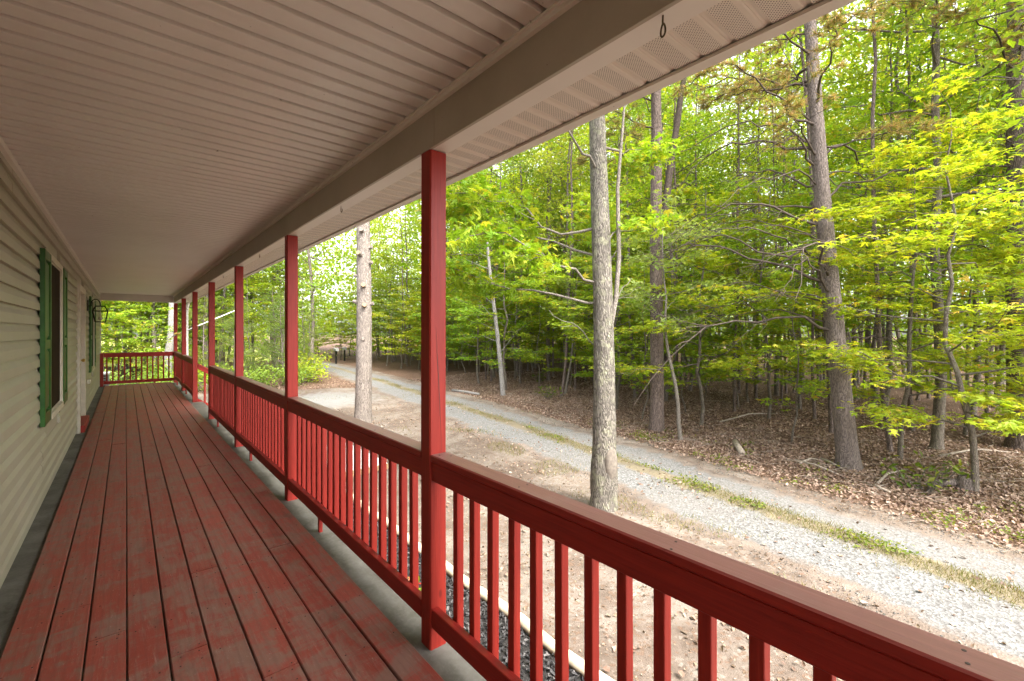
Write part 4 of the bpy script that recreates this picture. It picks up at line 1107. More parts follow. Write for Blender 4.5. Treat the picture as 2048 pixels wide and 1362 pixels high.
def raw_leaves(seed, paths, nleaf, leaf, shape, mat, name, clump=0.15, flat=0.4, tilt=0.5):
    rr = np.random.default_rng(seed); w_ = np.array([np.linalg.norm(p[-1] - p[0]) for p in paths])
    idx = rr.choice(len(paths), nleaf, p=w_ / w_.sum()); s = rr.beta(1.5, 1, nleaf); C = np.zeros((nleaf, 3))
    for j in np.unique(idx):
        m = idx == j; C[m] = at_path(paths[j], s[m])
    C += rr.normal(0, 1, (nleaf, 3)) * [clump, clump, clump * flat]
    LV, LF = scatter(rr, C, leaf * np.clip(rr.lognormal(-0.05, 0.32, nleaf), 0.4, 1.7), tilt, shape)
    return mesh_np(name, LV, LF, mat)

def child(root, name, me):
    o = bpy.data.objects.new(name, me); COL.objects.link(o); o.parent = root; WORLD[o.name] = WORLD[root.name]; return o

def dirv(dx_right, dz, dfwd=0.0):
    """unit direction from picture-like right, up and away components"""
    cy, sy = math.cos(R(YAW)), math.sin(R(YAW))
    v = np.array([dx_right * cy + dfwd * sy, -dx_right * sy + dfwd * cy, dz]); return v / np.linalg.norm(v)

# --- lichen covered oak between the porch and the drive
def tree_oak():
    rr = np.random.default_rng(2)
    root = empty('oak_tree', base(4.79, 3.75), 'lichen covered oak trunk with an old wound near its base, between porch and driveway', 'tree')
    n = 90; zz = np.linspace(-0.15, 9.0, n); P = np.zeros((n, 3)); P[:, 2] = zz
    lx = -0.012 * zz + 0.03 * np.sin(zz * 0.8)
    cy, sy = math.cos(R(YAW)), math.sin(R(YAW)); P[:, 0] = lx * cy; P[:, 1] = -lx * sy
    rad = np.interp(zz, [-0.15, 0.05, 0.3, 0.9, 2, 4, 6, 9], [0.215, 0.175, 0.15, 0.148, 0.128, 0.112, 0.09, 0.05])
    rad = rad + 0.022 * np.exp(-((zz - 0.42) / 0.22) ** 2)
    child(root, 'trunk', bark_trunk(3, P, rad, 36, 0.07, 4, 14, 'oak_trunk', BARK_OAK))
    # healed wound: a smooth oval swelling set into the bark
    wv = dirv(0.55, 0, -0.83); c = wv * 0.122 + np.array([0, 0, 0.60])
    m = MB(); side = np.array([-wv[1], wv[0], 0])
    for i in range(9):
        th = math.pi * i / 8
        for k in range(14):
            ph = 2 * math.pi * k / 14
            q = c + wv * 0.078 * math.sin(th) * math.cos(ph) + side * 0.105 * math.sin(th) * math.sin(ph) + np.array([0, 0, 0.26 * math.cos(th)])
            m.v.append(tuple(q))
    for i in range(8):
        for k in range(14): m.f.append((i * 14 + k, i * 14 + (k + 1) % 14, (i + 1) * 14 + (k + 1) % 14, (i + 1) * 14 + k))
    child(root, 'healed_wound', m.mesh('healed_wound', mat_plain('healed_wound_bark', (0.14, 0.118, 0.096), 0.85, 0.25, 0, 0.15, 25), True))
    br = TubeSet(); paths = []
    def branch(z0, d, L, r, up, nsub, leafy=True, droop=0.05, spread=0.9):
        p = np.array([np.interp(z0, zz, P[:, 0]), np.interp(z0, zz, P[:, 1]), z0]); Q = bez(p, d, L, up, rr, 9, 0.35, droop)
        br.add(Q, np.linspace(r, 0.004, 9), 6)
        if leafy: paths.append(Q[3:])
        az = math.atan2(d[1], d[0])
        for k in range(nsub):
            s = rr.uniform(0.3, 0.95); q = at_path(Q, np.array([s]))[0]; a2 = az + rr.choice([-1, 1]) * rr.uniform(0.3, spread)
            e2 = rr.uniform(-0.15, 0.5); L2 = L * rr.uniform(0.25, 0.5); d2 = np.array([math.cos(a2) * math.cos(e2), math.sin(a2) * math.cos(e2), math.sin(e2)])
            Q2 = bez(q, d2, L2, 0.05, rr, 5, 0.3, 0.12); br.add(Q2, np.linspace(r * 0.4, 0.0025, 5), 4)
            if leafy: paths.append(Q2)
    # side stem on the right, pale
    Q = np.array([[0.06, -0.06, 2.35], [0.13, -0.10, 2.75], [0.17, -0.12, 3.3], [0.14, -0.12, 4.2], [0.22, -0.2, 5.6]]); br.add(Q, [0.035, 0.032, 0.03, 0.024, 0.012], 8)
    for (z0, az_r, up_, fw, L, r, ns) in [(2.70, -1, 0.12, 0.25, 1.9, 0.020, 7), (2.95, -0.9, 0.30, -0.2, 1.8, 0.018, 7), (3.30, -0.8, 0.35, 0.7, 2.1, 0.02, 8), (3.45, 0.7, 0.3, 0.1, 0.9, 0.013, 4),
                                          (3.7, -1, 0.25, 0.1, 2.2, 0.022, 9), (4.1, 0.2, 0.3, 0.9, 1.6, 0.02, 7), (4.4, -0.6, 0.4, -0.5, 1.9, 0.02, 8), (4.7, 0.8, 0.35, 0.5, 1.5, 0.02, 6),
                                          (5.2, -0.9, 0.4, 0.3, 2.0, 0.025, 9), (5.6, 0.4, 0.4, -0.8, 1.8, 0.025, 8), (6.2, 0.9, 0.45, 0.0, 1.8, 0.022, 8), (6.8, -0.5, 0.5, 0.8, 1.8, 0.02, 8), (7.5, 0.1, 0.6, -0.8, 1.6, 0.02, 8), (8.2, -0.4, 0.8, 0.2, 1.4, 0.018, 7)]:
        branch(z0, dirv(az_r, up_, fw), L, r, 0.12, ns)
    for z0, a in ((2.2, -0.9), (3.1, 0.8), (2.5, 0.6)): branch(z0, dirv(a, 0.55, 0.2), 0.7, 0.009, 0.1, 2, False)
    child(root, 'branches', br.mesh('oak_branches', BARK_PALE))
    child(root, 'crown', raw_leaves(9, paths, 6800, 0.098, 'maple', L_BRIGHT, 'oak_crown', 0.13, 0.5, 0.55))
tree_oak()

# --- trunk with sawn-off limbs
def tree_cut():
    root = empty('pruned_tree', base(4.65, 11.35), 'straight tan trunk with sawn off limb stubs standing beside the gravel turnaround', 'tree')
    n = 90; zz = np.linspace(-0.2, 11, n); P = np.zeros((n, 3)); P[:, 2] = zz; P[:, 0] = 0.03 * np.sin(zz * 0.6); 
    rad = np.interp(zz, [-0.2, 0.0, 0.4, 1.5, 4, 11], [0.27, 0.225, 0.20, 0.185, 0.17, 0.09])
    child(root, 'trunk', bark_trunk(5, P, rad, 30, 0.08, 3, 9, 'pruned_trunk', BARK_CUT))
    rr = np.random.default_rng(4)
    for (z0, ar, fw, L, r) in [(4.25, -0.15, -1, 0.16, 0.055), (3.45, 0.25, -1, 0.13, 0.05), (2.95, 0.35, -1, 0.12, 0.05), (3.05, -1, -0.2, 0.12, 0.045), (3.72, -1, -0.4, 0.10, 0.04), (4.05, 0.95, -0.3, 0.10, 0.045), (4.45, 1, -0.2, 0.10, 0.04), (2.1, 0.2, -1, 0.05, 0.04), (3.0, 1, -0.1, 0.09, 0.045), (4.85, 0.1, -1, 0.12, 0.05)]:
        d = dirv(ar, 0.25, fw); rt = float(np.interp(z0, zz, rad)); p = np.array([0.03 * math.sin(z0 * 0.6), 0, z0]) + d * (rt - 0.03)
        m = MB().tube([p, p + d * (L + 0.02)], [r * 1.25, r], 12, False); o = child(root, 'limb_stub', m.mesh('limb_stub', BARK_CUT, True))
        e = p + d * (L + 0.02); u = np.cross(d, [0, 0, 1]); u /= np.linalg.norm(u); v_ = np.cross(d, u)
        m = MB(); m.v = [tuple(e + (u * math.cos(a) + v_ * math.sin(a)) * r * 1.0 - d * 0.0) for a in np.linspace(0, 2 * math.pi, 13)[:-1]]; m.f = [tuple(range(12))]
        child(o, 'cut_face', m.mesh('cut_face', CUTWOOD if z0 in (4.25, 3.45, 2.95) else BARK_CUT))
    tr, br, (LV, LF), _ = gen_tree(31, 6.0, 0.09, 0.15, 2.6, 22, 3600, 0.16, 'oval', sides=6)
    V = np.concatenate(br.V) + [0, 0, 6.0]; child(root, 'branches', mesh_np('pruned_branches', V, np.concatenate(br.F), BARK_CUT, True))
    child(root, 'crown', mesh_np('pruned_crown', LV + np.array([0, 0, 6.0]), LF, L_MID))
tree_cut()

# --- needle tufts
def needles(seed, C, n_per, L, mat, name, dirs=None):
    rr = np.random.default_rng(seed); N = len(C) * n_per
    B = np.repeat(C, n_per, 0); D = rr.normal(0, 1, (N, 3)); D[:, 2] = D[:, 2] * 0.7 + 0.35
    if dirs is not None: D += 0.8 * np.repeat(dirs, n_per, 0)
    D /= np.linalg.norm(D, axis=1)[:, None]; l = L * rr.uniform(0.6, 1.15, N); S = np.cross(D, rr.normal(0, 1, (N, 3))); S /= np.linalg.norm(S, axis=1)[:, None]
    w2 = 0.0032
    V = np.stack([B - S * w2, B + S * w2, B + D * l[:, None]], 1).reshape(-1, 3)
    return mesh_np(name, V, np.arange(N * 3).reshape(-1, 3), mat)

def tree_pine(name, loc, label, seed, H, prof, lean, curve, nlow, low_rng, L_low, side_bias, tuft_z, n_tuft_br, bark, fork=None, Lup=2.4):
    """forest pine: long bare arching dead branches below, needled ones above"""
    rr = np.random.default_rng(seed); root = empty(name, loc, label, 'tree')
    n = 100; zz = np.linspace(-0.2, H, n); P = np.zeros((n, 3)); P[:, 2] = zz
    lat = lean * zz + curve * np.sin(np.pi * zz / H); dv_ = dirv(1, 0, 0); P += dv_[None] * lat[:, None]; P[:, 0] += 0.02 * np.sin(zz * 1.1); P[:, 2] = zz
    rad = np.interp(zz, *prof)
    child(root, 'trunk', bark_trunk(seed, P, rad, 28, 0.07, 3.2, 10, name + '_trunk', bark))
    br = TubeSet(); tufts = []; tdir = []
    if fork:
        zf, d, L, r = fork; p = np.array([np.interp(zf, zz, P[:, i]) for i in range(3)]); Q = bez(p, d, L, 0.1, rr, 12, 0.1); br.add(Q, np.linspace(r, r * 0.45, 12), 12)
    def arch(z0, d, L, r, up, droop, twigs, tuft):
        p = np.array([np.interp(z0, zz, P[:, i]) for i in range(3)]); m = 12; Q = bez(p, d, L, up, rr, m, 0.28, droop)
        br.add(Q, r * (1 - 0.88 * np.linspace(0, 1, m) ** 0.8), 6); az = math.atan2(d[1], d[0])
        for k in range(twigs):
            s = rr.uniform(0.2, 0.97); q = at_path(Q, np.array([s]))[0]; a2 = az + rr.choice([-1, 1]) * rr.uniform(0.25, 1.0); e2 = rr.uniform(-0.45, 0.25)
            L2 = L * rr.uniform(0.12, 0.34) * (1.15 - 0.6 * s); d2 = np.array([math.cos(a2) * math.cos(e2), math.sin(a2) * math.cos(e2), math.sin(e2)])
            Q2 = bez(q, d2, L2, 0.0, rr, 5, 0.4, 0.15); br.add(Q2, np.linspace(r * 0.28, 0.002, 5), 4)
            for k3 in range(2):
                q3 = at_path(Q2, np.array([rr.uniform(0.3, 0.9)]))[0]; d3 = d2 + rr.normal(0, 0.5, 3); d3 /= np.linalg.norm(d3); Q3 = bez(q3, d3, L2 * 0.4, 0, rr, 3, 0.3); br.add(Q3, [0.003, 0.0025, 0.0015], 3)
                if tuft: tufts.append(Q3[-1]); tdir.append(d3)
            if tuft:
                for s4 in rr.uniform(0.35, 1, 5): tufts.append(at_path(Q2, np.array([s4]))[0]); tdir.append(d2)
        if tuft:
            for s4 in rr.uniform(0.55, 1, 8): tufts.append(at_path(Q, np.array([s4]))[0]); tdir.append(d)
    for k in range(nlow):
        z0 = low_rng[0] + (low_rng[1] - low_rng[0]) * (k + rr.uniform(0.1, 0.9)) / nlow
        s = -1 if rr.random() < side_bias else 1
        d = dirv(s * rr.uniform(0.6, 1), rr.uniform(0.15, 0.45), rr.uniform(-0.7, 0.5)); arch(z0, d, L_low * rr.uniform(0.6, 1.15), rr.uniform(0.012, 0.03), -0.02, rr.uniform(0.28, 0.5), 9, False)
    for k in range(n_tuft_br):
        z0 = tuft_z[0] + (tuft_z[1] - tuft_z[0]) * (k + rr.uniform(0, 1)) / n_tuft_br; a = rr.uniform(0, 6.28)
        s = rr.uniform(-1, 1) if rr.random() > side_bias else -rr.uniform(0.5, 1)
        d = dirv(s, rr.uniform(0.1, 0.5), rr.uniform(-0.9, 0.6)); arch(z0, d, Lup * rr.uniform(0.6, 1.15), rr.uniform(0.014, 0.028), 0.02, rr.uniform(0.1, 0.25), 12, True)
    child(root, 'branches', br.mesh(name + '_branches', TWIG))
    if tufts: child(root, 'needles', needles(seed, np.array(tufts), 30, 0.13, L_NEEDLE, name + '_needles', np.array(tdir)))
x, y = px(1697, 938)
tree_pine('pine_tree', base(x, y), 'dark scaly pine with long bare arching branches at the edge of the wood', 41, 12, ([-0.2, 0, 0.15, 0.4, 1, 3, 6, 12], [0.26, 0.20, 0.17, 0.155, 0.145, 0.13, 0.10, 0.04]), -0.075, -0.10,
          26, (1.9, 5.6), 2.9, 0.62, (5.0, 11.5), 26, BARK_PINE2, Lup=2.6)
x, y = px(1313, 862)
tree_pine('pine_tree', base(x, y), 'straight dark pine that forks in two, next to a thin pale young oak', 43, 14, ([-0.2, 0, 0.4, 2, 5, 9, 14], [0.20, 0.18, 0.155, 0.145, 0.13, 0.10, 0.04]), -0.006, 0.03,
          7, (3.0, 6.0), 1.6, 0.5, (6.2, 13.5), 22, BARK_PINE, fork=(4.0, dirv(0.16, 1, 0.05), 6.0, 0.10), Lup=2.2)
x, y = px(2044, 905)
tree_pine('pine_tree', base(x, y), 'big dark deep barked pine behind the bright layered maple', 47, 15, ([-0.2, 0, 0.4, 2, 5, 9, 15], [0.27, 0.235, 0.20, 0.185, 0.165, 0.13, 0.05]), -0.008, -0.03,
          8, (2.6, 6.5), 1.8, 0.6, (7, 14.5), 18, BARK_PINE, Lup=2.4)

# --- library of forest trees
LIB = {}
LIB['maple'] = [tree_meshes('maple%d' % i, BARK_GREY, L_MAPLE, 100 + i, 7.0, 0.05, 0.13, 2.3, 30, 6000, 0.088, 'maple', flat=0.16, tilt=0.30, rise=(0.0, 0.35), wob=0.07, clump=0.17) for i in range(3)]
LIB['maple_b'] = [tree_meshes('bright_maple%d' % i, BARK_GREY, L_BRIGHT, 120 + i, 5.6, 0.045, 0.12, 2.2, 26, 6000, 0.086, 'maple', flat=0.14, tilt=0.28, rise=(0.0, 0.32), wob=0.07, clump=0.17) for i in range(2)]
LIB['tall'] = [tree_meshes('tall%d' % i, BARK_GREY, L_MID, 140 + i, 15.5, 0.085, 0.16, 2.6, 42, 8200, 0.115, 'oval', flat=0.5, tilt=0.5, wob=0.05, clump=0.25) for i in range(4)]
LIB['oak'] = [tree_meshes('forest_oak%d' % i, BARK_PINE2, L_OAK, 160 + i, 14, 0.095, 0.20, 2.9, 38, 4800, 0.145, 'oak', flat=0.5, tilt=0.5, wob=0.05, clump=0.25) for i in range(2)]
LIB['sap'] = [tree_meshes('sapling%d' % i, BARK_GREY, L_MAPLE, 180 + i, 4.2, 0.026, 0.16, 1.3, 17, 1100, 0.10, 'maple', flat=0.3, tilt=0.4, sides=6, bsides=4, clump=0.12, wob=0.08) for i in range(3)]
LIB['pale'] = [tree_meshes('pale_oak%d' % i, BARK_PALE, L_PALE, 190 + i, 5.5, 0.05, 0.42, 1.7, 18, 1500, 0.13, 'oak', flat=0.35, tilt=0.45, clump=0.15) for i in range(2)]
LIB['pole'] = [tree_meshes('pole_tree%d' % i, BARK_PINE2, L_MID, 200 + i, 15, 0.07, 0.42, 2.1, 24, 3000, 0.14, 'oval', flat=0.5, clump=0.28, wob=0.05) for i in range(3)]
LIB['stem'] = [tree_meshes('slim_stem%d' % i, BARK_PINE, L_MID, 230 + i, 14, 0.05, 0.60, 1.3, 24, 650, 0.12, 'oval', flat=0.5, clump=0.25, wob=0.025, taper=0.7, sides=6) for i in range(3)]
def young_pine(seed, H):
    rr = np.random.default_rng(seed); tr = TubeSet(); P = trunk_path(rr, H, (0, 0), 0.02); tr.add(np.vstack([P[0] - [0, 0, 0.2], P]), np.r_[0.06, np.linspace(0.05, 0.008, 12)], 6)
    br = TubeSet(); T = []; D = []
    for k in range(int(H * 11)):
        t = rr.uniform(0.08, 0.98); p = at_path(P, np.array([t]))[0]; a = rr.uniform(0, 6.28); L = (1 - t) * H * 0.30 + 0.25; d = np.array([math.cos(a), math.sin(a), rr.uniform(0.1, 0.6)]); d /= np.linalg.norm(d)
        Q = bez(p, d, L, 0.1, rr, 5, 0.2); br.add(Q, np.linspace(0.012, 0.003, 5), 4)
        s = rr.uniform(0.2, 1, int(10 + L * 14)); q = at_path(Q, s) + rr.normal(0, 0.07, (len(s), 3)); T.append(q); D.append(np.repeat(d[None], len(s), 0))
    return [('trunk', tr.mesh('young_pine_trunk', BARK_PINE2)), ('branches', br.mesh('young_pine_branches', BARK_PINE2)), ('needles', needles(seed, np.vstack(T), 14, 0.14, L_NEEDLEG, 'young_pine_needles', np.vstack(D)))]
LIB['ypine'] = [young_pine(220 + i, 4.5) for i in range(2)]

LBL = {'maple': ('maple_tree', 'understory maple with flat layers of green leaves inside the wood', 'understory maples'),
       'maple_b': ('maple_tree', 'yellow green maple with leaves in flat layers in the wood', 'yellow green maples'),
       'tall': ('forest_tree', 'tall slim grey trunked broadleaf tree in the wood', 'tall slim trees of the wood'),
       'oak': ('oak_tree', 'dark barked forest oak with deep green leaves', 'forest oaks'),
       'sap': ('sapling', 'thin maple sapling with few leaves growing in the leaf litter', 'saplings of the wood'),
       'pale': ('oak_tree', 'young oak with pale dull green leaves at the edge of the wood', 'pale young oaks'),
       'pole': ('forest_tree', 'tall tree with a dark bare trunk and a high crown deep in the wood', 'bare trunked trees of the wood'),
       'stem': ('forest_tree', 'slim straight dark stem in the wood', 'slim straight stems of the wood'),
       'ypine': ('young_pine', 'soft green young pine beyond the end of the porch', 'young pines')}
frng = random.Random(17)
placed = [(4.79, 3.75), (4.65, 11.35)] + [px(1697, 938), px(1313, 862), px(2044, 905)]
LAND = [(4.79, 3.75, 'opposite the lichen oak'), (*px(1697, 938), 'near the arching pine'), (*px(1313, 862), 'near the forked pine'), (*px(2044, 905), 'near the deep barked pine'),
        (*px(1006, 792), 'near the pale dead pole'), (*px(925, 787), 'near the fallen log'), (*px(672, 728), 'around the mailboxes'), (*px(622, 757), 'near the driveway bend'),
        (1.4, 25.0, 'near the silvery trunk'), (-5, 24, 'past the house corner'), (9.5, 20, 'opposite the turnaround')]
PHR = {'maple': 'green layered maple', 'maple_b': 'yellow green layered maple', 'tall': 'slim grey trunked tree', 'oak': 'dark barked oak', 'sap': 'thin sapling', 'pale': 'pale leaved young oak', 'pole': 'bare dark trunked tree', 'stem': 'slim straight stem', 'ypine': 'soft green young pine'}
def tree_label(kind, x, y, scale, tilt):
    d = x - float(drive_c(y))
    size = 'small' if scale < 0.85 else ('medium' if scale < 1.05 else 'large')
    row = 'at the edge of the wood' if abs(d) < 5 else ('a few steps into the wood' if abs(d) < 9 else ('well inside the wood' if abs(d) < 17 else 'deep in the wood'))
    lm = min(LAND, key=lambda q: (q[0] - x) ** 2 + (q[1] - y) ** 2)[2]
    t_ = '%s%s %s %s %s' % (size, ' leaning' if math.hypot(*tilt) > 0.042 else '', PHR[kind], row, lm)
    return t_ if len(t_.split()) <= 16 else t_.replace(' leaning', '')
def plant(kind, x, y, scale=1.0, label=None, group=None, variant=None, rz=None, tilt=None):
    nm, lb, gp = LBL[kind]
    v = LIB[kind][variant if variant is not None else frng.randrange(len(LIB[kind]))]
    if tilt is None: tilt = (frng.gauss(0, 0.03), frng.gauss(0, 0.03))
    put_tree(nm, v, base(x, y, -0.02), label or tree_label(kind, x, y, scale, tilt), 'tree', None if label else gp, frng.uniform(0, 6.28) if rz is None else rz, scale, tilt)
    placed.append((x, y))

# singled out trees
x, y = px(1362, 882); plant('pale', x, y, 0.92, 'pale thin young oak with dull light green leaves in front of the forked pine', variant=0)
x, y = px(1800, 930); plant('maple_b', x, y, 0.95, 'bright yellow green maple with wide flat leaf layers between two big pines', variant=0)
x, y = px(1930, 880); plant('maple_b', x, y, 0.9, 'yellow green maple with a crooked stem just behind the stump', variant=1)
x, y = px(1950, 990); plant('maple_b', x, y, 1.0, 'thin stemmed bright maple reaching over the leaf litter in front of the stump', variant=1)
x, y = px(622, 757); plant('tall', x, y, 1.15, 'tall dark trunk rising from a leafy bush at the bend of the driveway', variant=0)
x, y = px(549, 742); plant('oak', x, y, 1.2, 'dark oak trunk beyond the young pines past the porch stairs', variant=0)
# pale leaning dead pole
rr_ = np.random.default_rng(8); x, y = px(1006, 792)
dp = TubeSet(); Pp = np.array([[0, 0, -0.1], [0, 0, 0.05]] + [list(dirv(1, 0, 0) * (-0.10 * z_) + np.array([0.03 * math.sin(z_), 0, z_])) for z_ in np.linspace(0.5, 5.6, 10)]); dp.add(Pp, np.linspace(0.10, 0.045, 12), 10)
for k in range(9):
    q = at_path(Pp, np.array([0.35 + 0.07 * k]))[0]; d_ = dirv(rr_.choice([-1, 1]), rr_.uniform(0.2, 0.9), rr_.uniform(-0.3, 0.3)); dp.add(bez(q, d_, rr_.uniform(0.3, 0.9), 0.1, rr_, 4, 0.2), [0.014, 0.01, 0.006, 0.003], 5)
tag(link(bpy.data.objects.new('dead_tree', dp.mesh('dead_tree', BARK_WHITE)), None, base(x, y)), 'pale leafless leaning dead pole at the edge of the wood across the driveway', 'tree')
# silver trunk beyond the porch end
x, y = 1.4, 25.0
tr, br, (LV, LF), _ = gen_tree(77, 15, 0.17, 0.34, 2.6, 26, 3800, 0.16, 'oval', sides=14)
put_tree('silver_trunk_tree', [('trunk', tr.mesh('silver_trunk', BARK_WHITE)), ('branches', br.mesh('silver_branches', BARK_WHITE)), ('crown', mesh_np('silver_crown', LV, LF, L_MID))], base(x, y), 'tree with a silvery grey trunk standing behind the end railing of the porch'); placed.append((x, y))

def ok(x, y, dmin): return all((x - a) ** 2 + (y - b) ** 2 > dmin * dmin for a, b in placed)
def fill(n, dmin, sampler, kinds, smin=0.8, smax=1.2, tries=4000):
    c = 0
    for _ in range(tries):
        if c >= n: break
        x, y = sampler()
        if not ok(x, y, dmin): continue
        plant(frng.choices([k for k, _ in kinds], [w_ for _, w_ in kinds])[0], x, y, frng.uniform(smin, smax)); c += 1
def edge_band(a, b, y0=-3.0, y1=32.0):
    def s():
        y = frng.uniform(y0, y1); return float(drive_c(y)) + frng.uniform(a, b), y
    return s
# wood across the drive, band by band
fill(20, 1.2, edge_band(3.0, 4.8, -1.5, 30), [('sap', 4), ('maple', 3), ('maple_b', 2), ('pale', 1)], 0.75, 1.05)
fill(42, 1.35, edge_band(4.4, 9.0, -3, 34), [('maple', 4), ('maple_b', 1.5), ('tall', 4), ('oak', 1.5), ('sap', 2), ('pole', 1.5)], 0.85, 1.2)
fill(55, 1.6, edge_band(8.5, 17, -3.5, 40), [('tall', 4), ('pole', 3), ('maple', 3), ('oak', 2)], 0.9, 1.3)
fill(55, 1.9, edge_band(16, 30, -4, 46), [('tall', 4), ('pole', 3), ('oak', 2), ('maple', 2)], 1.0, 1.4)
fill(26, 1.0, edge_band(4.2, 11.0, -2, 34), [('maple', 3), ('maple_b', 1.4), ('sap', 1.5)], 0.55, 0.95)
fill(9, 1.8, edge_band(2.8, 7, 24, 44), [('maple_b', 3), ('tall', 2)], 0.8, 1.1)
fill(8, 1.8, edge_band(-7, -3.0, 27, 46), [('maple_b', 3), ('tall', 2)], 0.8, 1.1)
fill(60, 0.9, edge_band(5, 24, -3.5, 36), [('pole', 1)], 0.55, 0.9)
fill(70, 0.55, edge_band(3.8, 15, -2.5, 30), [('stem', 1)], 0.75, 1.15)
# wood on the near side of the drive, past the porch
def left_wood(a, b):
    def s():
        while True:
            x = frng.uniform(-14, 8.5); y = 21.5 - 0.30 * (x - 4) + frng.uniform(a, b)
            if x < drive_c(y) - 2.2: return x, y
    return s
def ypine_zone(): return frng.uniform(2.0, 6.6), frng.uniform(21.5, 25)
fill(7, 1.1, ypine_zone, [('ypine', 1)], 0.7, 1.05)
fill(26, 1.1, left_wood(0, 4.5), [('maple_b', 0.5), ('maple', 3), ('sap', 2), ('pale', 3)], 0.7, 1.0)
fill(44, 1.5, left_wood(3, 14), [('tall', 4), ('oak', 2), ('maple', 5), ('pole', 1)], 0.9, 1.25)
fill(30, 2.2, left_wood(14, 34), [('tall', 4), ('oak', 2), ('pole', 1)], 1.0, 1.4)

# far-off wood that closes the view
def far_wood():
    rr = np.random.default_rng(99); N = 170000
    th = np.radians(rr.uniform(-30, 105, N)); r_ = rr.uniform(44, 64, N); deg = np.degrees(th)
    X = r_ * np.sin(th); Y = r_ * np.cos(th); Z = G + rr.beta(1.0, 1.3, N) * 21
    m = ~((deg > 17.0) & (deg < 21.5) & (Z < G + 2.2)); C = np.stack([X, Y, Z], -1)[m]
    C += rr.normal(0, 0.5, C.shape); LV, LF = scatter(rr, C, rr.uniform(0.2, 0.42, len(C)), 0.7, 'oval', asp=1.5)
    tag(link(bpy.data.objects.new('distant_wood', mesh_np('distant_wood', LV, LF, L_MID))), 'far off green wood closing the view behind the trees', 'wood', kind='stuff')
far_wood()

# bush at the foot of the tree on the bend, and undergrowth
def bush(x, y, r_, h, n, label, leafm=L_MAPLE, seed=1, grp=None, leaf=0.09):
    rr = np.random.default_rng(seed); root = empty('bush', base(x, y), label, 'bush', grp)
    st = TubeSet(); paths = []
    for k in range(14):
        a = rr.uniform(0, 6.28); d_ = np.array([math.cos(a) * 0.6, math.sin(a) * 0.6, 1.0]); d_ /= np.linalg.norm(d_); Q = bez(np.array([rr.normal(0, r_ * 0.15), rr.normal(0, r_ * 0.15), -0.05]), d_, h * rr.uniform(0.6, 1.1), 0, rr, 5, 0.3, 0.2)
        st.add(Q, np.linspace(0.012, 0.003, 5), 4); paths.append(Q[1:])
    child(root, 'stems', st.mesh('bush_stems', BARK_GREY)); child(root, 'foliage', raw_leaves(seed, paths, n, leaf, 'oval', leafm, 'bush_foliage', r_ * 0.25, 0.7, 0.6))
x, y = px(612, 765); bush(x, y, 1.0, 1.7, 1500, 'leafy green bush at the foot of the tall trunk on the driveway bend', L_MAPLE, 3, leaf=0.12)
k = 0
for (a, b) in [(-2.0, 20.5), (0.2, 20.2), (2.4, 21.0), (-4.5, 22), (4.2, 20.6), (1.0, 22.6), (-1.0, 23.2), (5.6, 21.0)]:
    bush(a, b, 0.9, 1.3, 900, 'low leafy bush growing beyond the end of the porch', [L_PALE, L_OAK, L_MID][k % 3], 30 + k, 'bushes beyond the end of the porch', 0.11); k += 1
for j in range(9):
    yy = frng.uniform(0.5, 15); xx = float(drive_c(yy)) + frng.uniform(2.6, 6.5)
    if ok(xx, yy, 0.5): bush(xx, yy, 0.35, 0.7, 130, 'small leafy seedling bush in the brown leaf litter of the wood', L_WEED, 60 + j, 'seedlings in the leaf litter', 0.085)

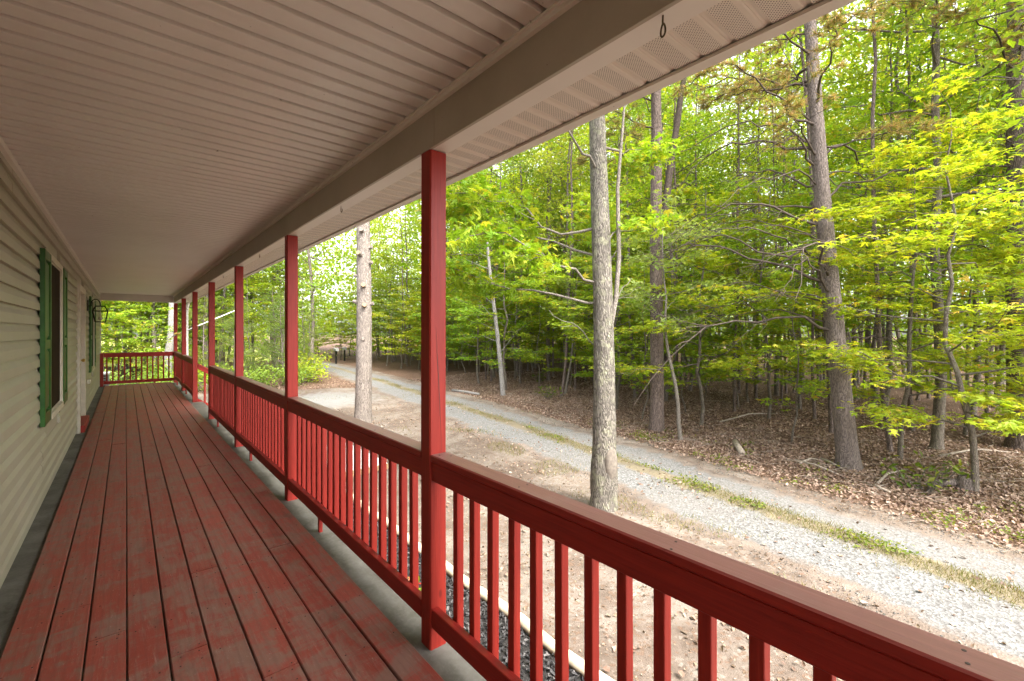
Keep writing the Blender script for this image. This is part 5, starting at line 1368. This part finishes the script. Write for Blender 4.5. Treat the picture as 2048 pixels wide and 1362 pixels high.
# ------------------------------------------------------------------ things lying and standing about
def log_(P, rad, label, name='fallen_branch', mat=DEADW, n=7, grp=None, cat='branch'):
    pts = [(a, b, float(gz(a, b)) + c) for a, b, c in P]
    tag(MB().tube(pts, rad, n).obj(name, mat, smooth=True), label, cat, grp)
a = px(905, 783); b = px(958, 791); log_([(*a, 0.05), ((a[0] + b[0]) / 2, (a[1] + b[1]) / 2, 0.06), (*b, 0.05)], [0.055, 0.05, 0.045], 'pale straight fallen log at the edge of the wood beyond the pale dead pole', 'fallen_log', BARK_WHITE, 9, None, 'log')
a = px(1470, 893); b = px(1484, 912); log_([(*a, 0.05), (*b, 0.05)], [0.06, 0.055], 'short cut log lying in the leaves beside the track', 'fallen_log', DEADW, 9, None, 'log')
for i, (p, q) in enumerate([((1755, 972), (1815, 950)), ((1590, 930), (1690, 958)), ((1640, 925), (1700, 950)), ((1880, 925), (2040, 915)), ((1600, 935), (1660, 930)), ((1440, 850), (1560, 835)), ((1780, 990), (1745, 975))]):
    a = px(*p); b = px(*q); mid = ((a[0] + b[0]) / 2 + 0.05, (a[1] + b[1]) / 2 + 0.08, 0.05)
    log_([(*a, 0.025), mid, (*b, 0.02)], [0.022, 0.018, 0.008], 'thin dead branch lying on the leaf litter at the edge of the wood', grp='dead branches on the forest floor')
x, y = px(1932, 985)
stump = empty('stump', base(x, y), 'small weathered stump in the leaves in front of the crooked stemmed maple', 'stump')
zz = np.linspace(-0.08, 0.20, 8); P = np.stack([0.02 * zz, 0 * zz, zz], -1)
child(stump, 'trunk', bark_trunk(12, P, np.array([0.15, 0.13, 0.11, 0.10, 0.098, 0.095, 0.09, 0.07]), 18, 0.15, 6, 7, 'stump_trunk', BARK_PINE2))
m = MB().tube([(0.05, 0.02, 0.09), (-0.12, 0.20, 0.08), (-0.25, 0.34, 0.05)], [0.05, 0.055, 0.04], 9); child(stump, 'root', m.mesh('stump_root', BARK_PINE2, True))
# mailboxes at the end of the drive
def mailbox(x, y, label, h):
    r = empty('mailbox', base(x, y), label, 'mailbox'); z0 = float(gz(x, y))
    MB().box(x - 0.06, x + 0.06, y - 0.06, y + 0.06, z0 - 0.05, z0 + h).obj('post', BLACK, r)
    m = MB(); m.prism([(x - 0.10, z0 + h), (x + 0.10, z0 + h), (x + 0.10, z0 + h + 0.13)] + [(x + 0.10 * math.cos(t_), z0 + h + 0.13 + 0.10 * math.sin(t_)) for t_ in np.linspace(0.3, math.pi - 0.3, 6)] + [(x - 0.10, z0 + h + 0.13)], y - 0.26, y + 0.26)
    m.obj('box', GREYM, r); MB().box(x + 0.101, x + 0.11, y - 0.1, y - 0.05, z0 + h + 0.1, z0 + h + 0.25).obj('flag', RED, r)
x, y = px(672, 728); mailbox(x, y, 'mailbox with a grey box on a stout black post beside the bend of the driveway', 0.95)
x, y = px(689, 722); mailbox(x, y, 'second smaller mailbox farther along the driveway than the stout one', 0.85)
